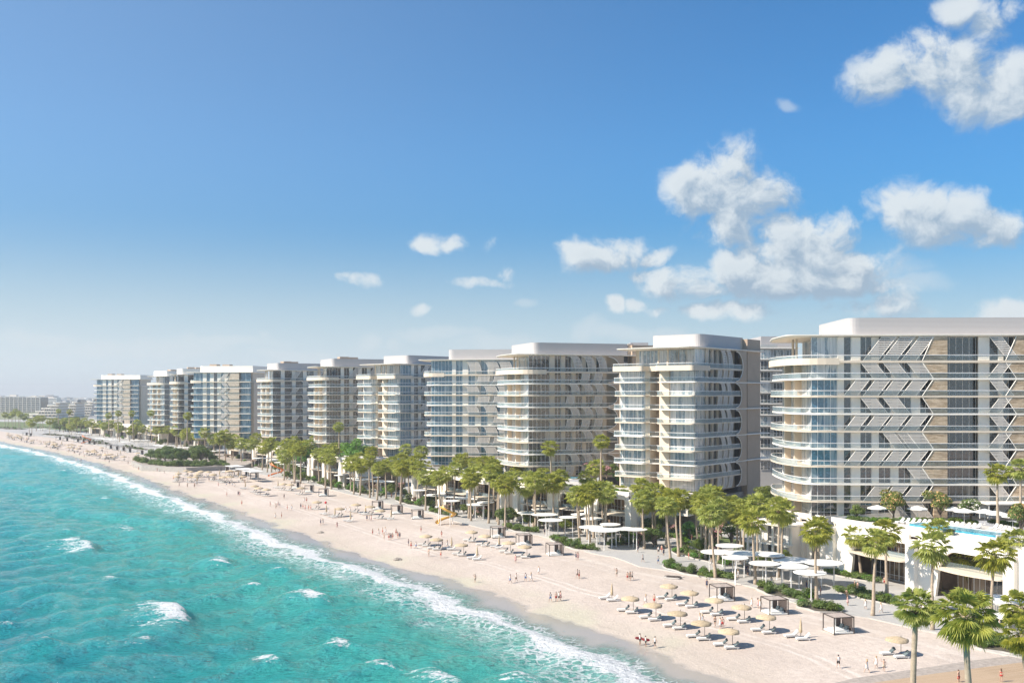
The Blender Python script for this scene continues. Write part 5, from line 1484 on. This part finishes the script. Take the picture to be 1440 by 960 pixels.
# cabanas
def cabana():
    T = thing('beach_cabana'); w = 1.7; h = 2.6
    b = MB(); b.box(-w, w, -w, w, .12, .3); part('floor', b, cushion, T)
    for x in (-w, w):
        for y in (-w, w):
            b = MB(); b.box(x - .07, x + .07, y - .07, y + .07, 0, h); part('post', b, darkmetal, T)
    b = MB()
    for s in (-w, w): b.box(-w - .07, w + .07, s - .07, s + .07, h, h + .14)
    for s in (-w, w): b.box(s - .07, s + .07, -w + .07, w - .07, h + .001, h + .139)
    part('top_frame', b, darkmetal, T)
    for i in range(11):
        x = -w + .3 + i * (2 * w - .6) / 10; b = MB(); b.box(x - .05, x + .05, -w + .07, w - .07, h + .03, h + .1); part('roof_slat', b, mat('weathered_slat', (.36, .31, .28), .7, .1, 2), T)
    net = mat('brown_curtain', (.17, .13, .11), .8, .15, 3)
    b = MB(); pts = [(w - .12, -w + .2 + i * .2 + .0) for i in range(17)]; pts = [(p[0] + .05 * (i % 2), p[1]) for i, p in enumerate(pts)]; b.wall(pts, .35, h - .05, .03); part('curtain', b, net, T)
    b = MB(); pts = [(.25 + i * .16, w - .1 + .05 * (i % 2)) for i in range(8)]; b.wall(pts, .35, h - .05, .03); part('curtain', b, net, T)
    b = MB(); b.tube([(.3, w - .25, .3), (.3, w - .25, h - .1)], .13, 7); part('tied_curtain', b, cushion, T)
    b = MB(); b.prism(fillet([(-1.3, -1.2), (1.2, -1.2), (1.2, 1.2), (-1.3, 1.2)], .2), .3, .58); part('daybed', b, cushion, T)
    for y in (-.7, .7): b = MB(); b.prism_xz([(.75, .58), (1.15, .6), (1.2, 1.1), (1.0, 1.12)], y - .4, y + .4); part('pillow', b, tealcloth, T)
    return Spawn(T)
cab = cabana(); cabs = []
for (x, y) in [(1015,843),(1089,862),(1179,888),(737,766),(780,780),(700,755),(531,716),(558,722),(587,729),(416,687),(435,692),(455,697),(344,669),(358,673),(316,664),(153,631),(162,633),(171,634),(180,636),(197,639),(82,618.5),(92,620),(107,621.5),(115,623),(123,624),(130,625),(35,612),(41,613)]:
    p = G(x, y); cabs.append(cab((p.x, p.y, p.z), R(12)))
relabel(cabs, 'dark framed beach cabana with drawn curtain', 'cabana', 'beach cabanas')

# ---------------------------------------------------------------- spiral slides
def slide(x0, y0, turns, Rr, h, label, m, sc=1.0, rot=0.0, dirn=1):
    p = G(x0, y0); T = thing('water_slide', (p.x, p.y, p.z), rot, label, 'slide')
    n = 30; b = MB(); rows = []
    for i in range(n + 1):
        t = i / n; a = dirn * turns * 2 * math.pi * t; q = Rr * (1 + .5 * t)
        c = Vector((math.cos(a) * q, math.sin(a) * q, h * (1 - t) ** 1.1 + .35)); o_ = Vector((math.cos(a), math.sin(a), 0)); row = []
        for k in range(7):
            f = math.pi * k / 6; row.append(c + o_ * math.cos(f) * .62 + Vector((0, 0, .6 - math.sin(f) * .6)))
        for k in range(6, -1, -1):
            f = math.pi * k / 6; row.append(c + o_ * math.cos(f) * .57 + Vector((0, 0, .64 - math.sin(f) * .57)))
        rows.append(row)
    vs = [v for rr in rows for v in rr]; w = 14
    b.add(vs, [(i*w + k, i*w + (k+1) % w, (i+1)*w + (k+1) % w, (i+1)*w + k) for i in range(n) for k in range(w)])
    part('chute', b, m, T, True)
    for i in (0, 9, 18):
        t = i / n; a = dirn * turns * 2 * math.pi * t; q = Rr * (1 + .5 * t); z = h * (1 - t) ** 1.1
        b = MB(); b.tube([(math.cos(a) * q, math.sin(a) * q, -.3), (math.cos(a) * q, math.sin(a) * q, z + .35)], .1, 6); part('post', b, white_metal, T)
    b = MB(); b.box(Rr - .9, Rr + .9, -dirn * 1.9 - .9, -dirn * 1.9 + .9, h + .1, h + .25); b.tube([(Rr, -dirn * 1.9, -.3), (Rr, -dirn * 1.9, h + .1)], .14, 6); part('platform', b, white_metal, T)
    return T
slide(628, 738, .95, 1.8, 5.0, 'yellow spiral slide curling down from the promenade to the sand', yellow, rot=R(200), dirn=1)
slide(388, 671, .9, 2.4, 6.0, 'orange spiral slide at the far end of the beach walk', orangep, rot=R(200))
slide(121, 624, .9, 2.6, 6.0, 'tiny orange spiral slide on the far beach', orangep, rot=R(200))
# stacked boards by the planting bed, rocks, ball
p = G(946, 812); T = thing('board_stack', (p.x, p.y, p.z), R(-20), 'low stack of dark paddle boards on the sand by the bed', 'paddle boards')
for i in range(5):
    b = MB(); q = fillet([(-1.9, 0), (-1.2, -.34), (1.2, -.34), (1.9, 0), (1.2, .34), (-1.2, .34)], .4); b.prism(q, .0, .09)
    o = part('board', b, darkmetal if i % 2 else mat('pale_board', (.55, .50, .44), .5, .1, 1), T); o.location = (.5 * math.sin(i * 2), (i - 2) * .62, .08 + .1 * (i % 2)); o.rotation_euler = (R(8), 0, rnd.uniform(-.15, .15))
def rock(x, y, s, label):
    p = G(x, y); r = random.Random(int(x)); b = MB(); n = 10
    b.lathe([(.9, -.2), (1.0, .1), (.8, .4), (.35, .62)], 9); b.v = [(v[0] * (1.3 + r.uniform(-.2, .2)), v[1] * (1 + r.uniform(-.2, .2)), v[2] + r.uniform(-.08, .08)) for v in b.v]
    o = part('rock', b, mat('beach_rock', (.30, .26, .22), .9, .3, 2, bump=.5)); o.location = p; o.scale = (s, s, s); tag(o, label, 'rock')
rock(559, 787, .9, 'lone grey rock on the wet sand above the foam'); rock(451, 749, .8, 'small weathered rock in the shallow wash')
def ball(x, y, label):
    p = G(x, y); b = MB(); b.lathe([(.02, 0), (.22, .06), (.38, .22), (.44, .44), (.38, .66), (.22, .82), (.02, .88)], 14); o = part('beach_ball', b, redp, None, True); o.location = p; tag(o, label, 'ball')
ball(458, 708, 'red beach ball lying on the open sand')

# ---------------------------------------------------------------- people
skins = [mat('skin_light', (.55, .36, .26), .6, .05, 4), mat('skin_tan', (.40, .24, .16), .6, .05, 4), mat('skin_deep', (.20, .11, .07), .6, .05, 4)]
hairs = [mat('hair_dark', (.03, .022, .018), .7, .1, 8), mat('hair_brown', (.13, .07, .04), .7, .1, 8), mat('hair_fair', (.45, .32, .16), .7, .1, 8)]
eyem = mat('eye_dark', (.03, .02, .02), .3, .02, 8)
def body_mesh(pose, fem, seed):
    """one continuous skinned body: joints with radii, then smoothed"""
    J = {}; r = random.Random(seed)
    sw = .17 if fem else .205; hw = .095
    J['pelvis'] = (0, 0, .92, .125 if not fem else .13); J['waist'] = (0, 0, 1.08, .105 if not fem else .092); J['chest'] = (0, 0, 1.28, .13 if not fem else .115); J['neckb'] = (0, 0, 1.43, .075); J['neck'] = (0, .005, 1.50, .052); J['head'] = (0, -.01, 1.60, .085); J['crownp'] = (0, 0, 1.68, .078)
    E = [('pelvis', 'waist'), ('waist', 'chest'), ('chest', 'neckb'), ('neckb', 'neck'), ('neck', 'head'), ('head', 'crownp')]
    for s, sd in ((-1, 'l'), (1, 'r')):
        st = {'stand': (.02 * s, 0), 'walk': (.17 * s, .12), 'wave': (.03 * s, 0), 'carry': (.08 * s, .05)}[pose]
        k = st[0]; bend = .07 if (pose == 'walk' and s < 0) else 0
        J['hip' + sd] = (s * hw, 0, .88, .095); J['knee' + sd] = (s * (hw + .005), -k * .9 - bend * .6, .48, .058); J['ank' + sd] = (s * (hw + .01), -k * 1.6 + bend * 1.3, .085 + bend * .6, .036); J['toe' + sd] = (s * (hw + .03), -k * 1.6 - .14 + bend * 1.3, .03 + bend * .5, .03)
        J['sh' + sd] = (s * sw, 0, 1.39, .06)
        if pose == 'wave' and s > 0: J['el' + sd] = (s * (sw + .2), -.05, 1.5, .042); J['wr' + sd] = (s * (sw + .16), -.08, 1.75, .03); hd = (0, 0, 1)
        elif pose == 'carry' and s > 0: J['el' + sd] = (s * (sw + .08), .0, 1.14, .042); J['wr' + sd] = (s * (sw + .1), -.2, 1.06, .03); hd = (0, -1, 0)
        else:
            sg = -k * .8; J['el' + sd] = (s * (sw + .055), -sg * .6 + .02, 1.12, .042); J['wr' + sd] = (s * (sw + .07), -sg * 1.4 - .05, .88, .03); hd = (0, -.1, -1)
        E += [('pelvis', 'hip' + sd), ('hip' + sd, 'knee' + sd), ('knee' + sd, 'ank' + sd), ('ank' + sd, 'toe' + sd), ('neckb', 'sh' + sd), ('sh' + sd, 'el' + sd), ('el' + sd, 'wr' + sd)]
        w = Vector(J['wr' + sd][:3]); hv = Vector(hd).normalized(); J['palm' + sd] = tuple(w + hv * .075) + (.028,); E.append(('wr' + sd, 'palm' + sd))
        for f in range(4):
            o = Vector((0, (f - 1.5) * .02, 0)) if abs(hv.y) < .5 else Vector((0, 0, (f - 1.5) * .02))
            L = (.065, .078, .074, .058)[f]; b0 = w + hv * .10 + o; J[f'f{f}{sd}'] = tuple(b0) + (.0095,); J[f'g{f}{sd}'] = tuple(b0 + hv * L + Vector((-s * .015, 0, 0))) + (.008,); E += [('palm' + sd, f'f{f}{sd}'), (f'f{f}{sd}', f'g{f}{sd}')]
        J['th' + sd] = tuple(w + hv * .06 + Vector((-s * .01, -.05, 0))) + (.010,); E.append(('palm' + sd, 'th' + sd))
    names = list(J); me = bpy.data.meshes.new('body'); me.from_pydata([J[n][:3] for n in names], [(names.index(a), names.index(b)) for a, b in E], [])
    o = bpy.data.objects.new('tmp', me); COL.objects.link(o)
    sk = o.modifiers.new('s', 'SKIN'); 
    for i, n in enumerate(names): me.skin_vertices[0].data[i].radius = (J[n][3],) * 2; me.skin_vertices[0].data[i].use_root = (n == 'pelvis')
    sk.use_smooth_shade = True
    ss = o.modifiers.new('u', 'SUBSURF'); ss.levels = 1; ss.render_levels = 1
    dg = bpy.context.evaluated_depsgraph_get(); m2 = bpy.data.meshes.new_from_object(o.evaluated_get(dg)); bpy.data.objects.remove(o); m2.name = 'body'
    return m2, J
def ring_cloth(path, n=12, close=True):
    """cloth as stacked rings (cx, cy, z, rx, ry)"""
    b = MB(); vs = []; m = len(path)
    for (cx, cy, z, rx, ry) in path:
        for k in range(n): t = 2 * math.pi * k / n; vs.append((cx + rx * math.cos(t), cy + ry * math.sin(t), z))
    b.add(vs, [(i*n + k, i*n + (k+1) % n, (i+1)*n + (k+1) % n, (i+1)*n + k) for i in range(m - 1) for k in range(n)] + ([tuple(range(n - 1, -1, -1)), tuple(range((m-1)*n, m*n))] if close else []))
    return b
def person_proto(pose, fem, top, bottom, skin, hair, long_hair=False, dress=None, seed=0):
    T = thing('person'); me, J = body_mesh(pose, fem, seed); me.materials.clear(); me.materials.append(skin); me.polygons.foreach_set('use_smooth', [True] * len(me.polygons))
    body = link('body', me, T)
    b = MB(); b.lathe([(.075, -.01), (.098, .03), (.098, .08), (.07, .125), (.02, .145)], 10, (0, .018, 1.60))
    if long_hair: b.lathe([(.05, -.22), (.085, -.12), (.095, .05), (.05, .1)], 8, (0, .06, 1.58))
    part('hair', b, hair, T, True)
    b = MB(); b.add([(-.012, -.088, 1.585), (.012, -.088, 1.585), (0, -.115, 1.59), (0, -.09, 1.62)], [(0, 1, 2), (0, 2, 3), (1, 3, 2)]); part('nose', b, skin, T)
    for s in (-1, 1):
        b = MB(); b.lathe([(.002, -.008), (.011, 0), (.002, .008)], 6, (s * .032, -.088, 1.622)); part('eye', b, eyem, T)
        b = MB(); b.lathe([(.004, -.03), (.014, 0), (.004, .03)], 6, (s * .092, 0, 1.605)); part('ear', b, skin, T)
    kw = J['kneer'][1]; kl = J['kneel'][1]
    if dress:
        part('dress', ring_cloth([(0, 0, .52, .24, .22), (0, 0, .75, .20, .17), (0, 0, .95, .165, .135), (0, 0, 1.08, .12, .105), (0, 0, 1.28, .145, .125), (0, 0, 1.38, .16, .09)]), dress, T, True)
    else:
        if bottom:
            part('shorts', ring_cloth([(0, 0, .80, .19, .125), (0, 0, .9, .18, .135), (0, 0, 1.0, .135, .12)]), bottom, T, True)
            if not fem:
                for s, ky in ((-1, kl), (1, kw)): part('shorts_leg', ring_cloth([(s * .1, ky * .55, .62, .095, .1), (s * .1, ky * .3, .74, .1, .105), (s * .095, 0, .86, .1, .11)]), bottom, T, True)
        if top: part('shirt', ring_cloth([(0, 0, .93, .155, .13), (0, 0, 1.08, .135, .12), (0, 0, 1.28, .175, .145), (0, 0, 1.40, .20, .095), (0, 0, 1.455, .10, .08)]) if not fem or top[1] else ring_cloth([(0, 0, 1.2, .13, .125), (0, 0, 1.3, .14, .13)]), top[0], T, True)
    return Spawn(T)
cw = mat('cloth_white', (.74, .72, .69), .85, .05, 5); cn = mat('cloth_navy', (.03, .045, .10), .85, .05, 5); cb = mat('cloth_blue', (.06, .20, .50), .85, .05, 5); cr = mat('cloth_red', (.50, .06, .05), .85, .05, 5); ck = mat('cloth_black', (.03, .03, .03), .85, .05, 5); cp_ = mat('cloth_pink', (.62, .36, .34), .85, .05, 5); cg = mat('cloth_sand', (.50, .42, .33), .85, .05, 5)
PP = {
 'blue': (person_proto('walk', False, (cw, True), cb, skins[1], hairs[0], seed=1), 'person in white shirt and blue shorts'),
 'red': (person_proto('stand', False, None, cr, skins[0], hairs[1], seed=2), 'bare-chested person in red swim shorts'),
 'black': (person_proto('walk', False, (cw, True), ck, skins[0], hairs[0], seed=3), 'person in white shirt and black shorts'),
 'dress': (person_proto('walk', True, None, None, skins[0], hairs[2], True, cw, seed=4), 'person in a white dress'),
 'pink': (person_proto('stand', True, None, None, skins[0], hairs[1], True, cp_, seed=5), 'person in a pink dress'),
 'bikini': (person_proto('stand', True, (cr, False), cr, skins[0], hairs[1], True, seed=6), 'person in a red swimsuit'),
 'navy': (person_proto('stand', False, (cn, True), cn, skins[1], hairs[0], seed=7), 'person in dark navy clothes'),
 'darkswim': (person_proto('walk', True, (ck, False), ck, skins[1], hairs[0], True, seed=8), 'person in a black swimsuit'),
 'wave': (person_proto('wave', False, None, cg, skins[0], hairs[1], seed=9), 'person in sand shorts raising one arm'),
 'carry': (person_proto('carry', False, (cw, True), ck, skins[1], hairs[0], seed=10), 'person in black shorts carrying a board'),
}
PE = [(1219,945,'dress'),(1232,939,'dress'),(1243,944,'wave'),(1348,961,'red'),(1408,959,'bikini'),(1217,857,'dress'),(1239,862,'dress'),(1273,869,'pink'),(1279,869,'navy'),(1285,874,'dress'),(1244,824,'red'),(1206,831,'pink'),(1202,829,'red'),
 (1057,854,'dress'),(1066,855,'pink'),(1069,856,'dress'),(1005.5,881,'darkswim'),(1012.5,883,'dress'),(1016,883,'red'),(1179,939,'black'),(1192,852,'pink'),(1154,838,'bikini'),(1049,806,'navy'),(1051,806,'navy'),(1034,813,'dress'),(1038,813,'dress'),
 (867,811,'wave'),(882.5,816,'red'),(886,816,'darkswim'),(889,815,'black'),(904,791,'black'),(994,827,'navy'),(908,849,'dress'),(920,849,'red'),(984,877,'dress'),(987.5,878,'dress'),(900,907,'carry'),(908,909,'carry'),(921,911,'black'),
 (668,819,'wave'),(717.5,820,'blue'),(726,818,'black'),(739,817,'blue'),(747,817,'dress'),(757.5,807,'dress'),(774,846,'blue'),(782,845,'red'),(786,845,'black'),(788.5,844,'pink'),(810,787,'navy'),(812.8,787,'pink'),(812,812.5,'black'),(814.5,813.5,'red'),(725,791,'pink'),
 (524,752,'red'),(532.5,752,'dress'),(538,751,'red'),(540,759,'wave'),(547,759,'red'),(549.7,759,'navy'),(552.2,758,'red'),(557,752,'red'),(559.5,757,'bikini'),(562.2,757,'navy'),(542,750,'dress'),(592,748,'red'),(621,755,'bikini'),(574.5,767,'navy'),(578,771,'red'),(585,771,'blue'),(603,782,'wave'),(620,784,'red'),(622,769,'navy'),(629,769,'dress'),(516,732,'navy'),(519,732,'dress'),(522,732,'pink'),(486,720,'dress'),(492,720,'dress'),
 (319,697.5,'red'),(335,697,'navy'),(337,697,'pink'),(340,710,'red'),(380,712,'bikini'),(388,715,'wave'),(391,712,'pink'),(393.5,713,'navy'),(404,717,'red'),(410,717,'dress'),(399.5,701,'navy'),(387,729,'dress'),(396,728,'red'),(423,715,'navy'),(426,715,'red'),(429,717,'pink'),(431,706,'red'),(434,717,'bikini'),(437,717,'red'),(427.5,706,'dress'),(451,738,'navy'),(454,737,'dress'),(474,742,'pink'),(307,684,'pink'),
 (107,648,'red'),(114,649,'navy'),(244,674,'red'),(251,675,'dress'),(274,683,'red'),(277,682.6,'navy'),(221,663,'pink'),(231,666,'dress'),(766,752,'navy'),(882,756,'navy'),(897,777,'navy'),(973,760,'red'),(986,769,'dress'),(991,769,'pink'),(955,777,'dress'),(962,777,'red'),(964.5,777,'pink'),(968,777,'dress'),(1085,824,'dress'),(743,712,'dress'),(720,718,'pink')]
people = {}
def put_person(x, y, k, rot=None, z=None):
    sp, d = PP[k]; p = G(x, y); z = p.z if z is None else z
    if inland(p.x, p.y) > 0 and y < 1e4 and z < 3:
        pass
    o = sp((p.x, p.y, z + .02), rnd.uniform(0, 6.28) if rot is None else rot, rnd.uniform(1.0, 1.1)); o['_d'] = d; people.setdefault(k, []).append(o); return o
def on_pave(p):
    # even-odd test against the promenade outline
    c = False; n = len(poly); x, y = p.x, p.y
    for i in range(n):
        a, b = poly[i], poly[i - 1]
        if (a.y > y) != (b.y > y) and x < (b.x - a.x) * (y - a.y) / (b.y - a.y) + a.x: c = not c
    return c
for (x, y, k) in PE:
    p = G(x, y); put_person(x, y, k, {'carry': R(100)}.get(k), 2.12 if on_pave(p) else None)
r = random.Random(31); keys = list(PP); keys.remove('carry')
for i in range(64):
    t = r.random(); x = 12 + 190 * t; yc = 614 + 34 * t; put_person(x, yc + r.uniform(-2, 10.0) * (.5 + t), r.choice(keys))
for i in range(26): put_person(r.uniform(250, 350), r.uniform(668, 686), r.choice(keys))
# promenade strollers
for i in range(34):
    t = r.random(); e = edge[8:44]; j = r.randrange(len(e) - 1); q = e[j].lerp(e[j + 1], r.random()) + Vector((r.uniform(4, 16), r.uniform(1, 8), 0)); x, y = to_px((q.x, q.y, 2.1)); put_person(x, y, r.choice(keys), None, 2.12)
for k, l in people.items(): relabel(l, PP[k][1], 'person', 'people on the beach and promenade')
for l in people.values():
    for o in l:
        if '_d' in o: del o['_d']
# red boards carried by two of them
for (x, y, n) in ((899, 905, 'red board under the arm of the first carrier'), (908.5, 907, 'red board held by the second carrier beside the foam')):
    p = G(x, y); b = MB(); b.prism(fillet([(-1.1, 0), (-.7, -.28), (.8, -.28), (1.15, 0), (.8, .28), (-.7, .28)], .2), -.04, .04); o = part('surfboard', b, redp); o.location = (p.x - .1, p.y - .35, p.z + 1.0); o.rotation_euler = (R(72), R(12), R(28)); o.scale = (.75, .75, .75); tag(o, n, 'surfboard', 'red boards')

# ---------------------------------------------------------------- deck furniture
pa = PZ(1278, 741, ZD); pb = PZ(1400, 758, ZD); d = (pb - pa); a = math.atan2(d.y, d.x); L = d.length
T = thing('infinity_pool', (pa.x, pa.y, ZD), a, 'long turquoise infinity pool with glass edge on the white podium deck', 'pool')
m = MB(); m.box(-.3, L + .3, 5.0, 5.3, 0, .75); m.box(-.3, 0, .1, 5.0, 0, .75); m.box(L, L + .3, .1, 5.0, 0, .75); part('rim', m, plaster, T)
m = MB(); m.box(.01, L - .01, .1, 4.98, 0, .68); part('water', m, pool_water, T)
m = MB(); m.box(-.3, L + .3, -.02, .09, 0, .3); part('coping', m, plaster, T)
pa2 = PZ(795, 672, ZD); T = thing('garden_pool', (pa2.x, pa2.y, ZD), R(-30), 'small turquoise pool on the podium below the third tower', 'pool')
m = MB(); m.prism(fillet([(-5, -4), (5, -4), (5, 4), (-5, 4)], 1.5), 0, .25); part('rim', m, plaster, T); m = MB(); m.prism(fillet([(-4.6, -3.6), (4.6, -3.6), (4.6, 3.6), (-4.6, 3.6)], 1.3), .1, .28); part('water', m, pool_water, T)
dl = []
for i in range(15):
    t = (i + .5) / 15; q = PZ(1262 + 116 * t, 735 + 9 * t, ZD); dl.append(lg_white((q.x, q.y, ZD + .03), a + R(90) + rnd.uniform(-.2, .2), 1.1))
for i in range(6):
    q = PZ(1398 + 6 * i, 744 + 1.5 * i, ZD); dl.append(lg_white((q.x, q.y, ZD + .03), a + R(90), 1.1))
relabel(dl, 'white sun lounger on the pool deck', 'sun lounger', 'pool deck loungers')
def white_par():
    T = thing('white_parasol'); b = MB(); b.tube([(0, 0, 0), (0, 0, 2.75)], .04, 6); b.tube([(0, 0, 0), (0, 0, .08)], .3, 8); part('pole', b, white_metal, T)
    b = MB(); n = 8; vs = [(0, 0, 2.85)] + [(math.cos(k * math.pi / 4) * 1.9, math.sin(k * math.pi / 4) * 1.9, 2.3) for k in range(n)] + [(math.cos(k * math.pi / 4) * 1.9, math.sin(k * math.pi / 4) * 1.9, 2.14) for k in range(n)]
    b.add(vs, [(0, 1 + k, 1 + (k + 1) % n) for k in range(n)] + [(1 + k, 9 + k, 9 + (k + 1) % n, 1 + (k + 1) % n) for k in range(n)]); part('canopy', b, canvas, T); return Spawn(T)
wp = white_par(); wl = []
for (x, y) in ((1234, 731), (1290, 732), (1340, 733), (1356, 736), (1402, 740), (1424, 744), (1385, 737)):
    q = PZ(x, y, ZD); wl.append(wp((q.x, q.y, ZD), 0, 1.15))
relabel(wl, 'white parasol on the pool deck', 'parasol', 'white deck parasols')
# deck pavilion roof at the picture edge
q = PZ(1412, 731, ZD); T = thing('pool_pavilion', (q.x, q.y, ZD), 0, 'flat white roofed pavilion on the pool deck', 'pavilion')
m = MB(); m.prism(fillet([(-4.5, -2), (6, -2), (6, 3), (-4.5, 3)], .6), 3.5, 3.75); part('roof', m, plaster, T)
for x, y in ((-4, -1.6), (5.4, -1.6), (-4, 2.6), (5.4, 2.6)): m = MB(); m.tube([(x, y, 0), (x, y, 3.5)], .09, 6); part('post', m, white_metal, T)
# people on the terraces of the arches
for (x, y, k) in ((1200, 771, 'dress'), (1205, 771, 'navy'), (1264, 780, 'dress'), (1259, 779, 'navy')):
    q = PZ(x, y, 7.75); o = PP[k][0]((q.x, q.y, 7.73), rnd.uniform(0, 6), 1.05); tag(o, PP[k][1] + f' on the arched terrace, {ordn([1200,1205,1259,1264].index(x))} from the left', 'person', 'people on the beach and promenade')

# ---------------------------------------------------------------- air
def haze():
    m = bpy.data.materials.new('haze_air'); m.use_nodes = True; t = NT(m.node_tree)
    v = t.n('ShaderNodeVolumePrincipled'); v.inputs['Color'].default_value = (.90, .93, .95, 1); v.inputs['Density'].default_value = .00017; v.inputs['Anisotropy'].default_value = .2
    o = t.n('ShaderNodeOutputMaterial'); t.t.links.new(v.outputs[0], o.inputs['Volume'])
    b = MB(); b.box(-9000, 9600, -500, 9400, -8, 110)
    o = part('haze', b, m); tag(o, 'thin pale sea air over the coast', 'haze', None, 'stuff')
HAZE = True
if HAZE: haze()
# first instances that were never placed are removed
for sp in palms_protos + [q.sp for q in shr] + CP + [CSQ, round_tree, flower_tree, white_tree, pink_tree, dark_tree, bright_tree, big_tree, lg_teal, lg_white, par_open, par_shut, cab, wp] + [v[0] for v in PP.values()] + cp:
    if not sp.used:
        for c in list(sp.root.children_recursive): bpy.data.objects.remove(c)
        bpy.data.objects.remove(sp.root)
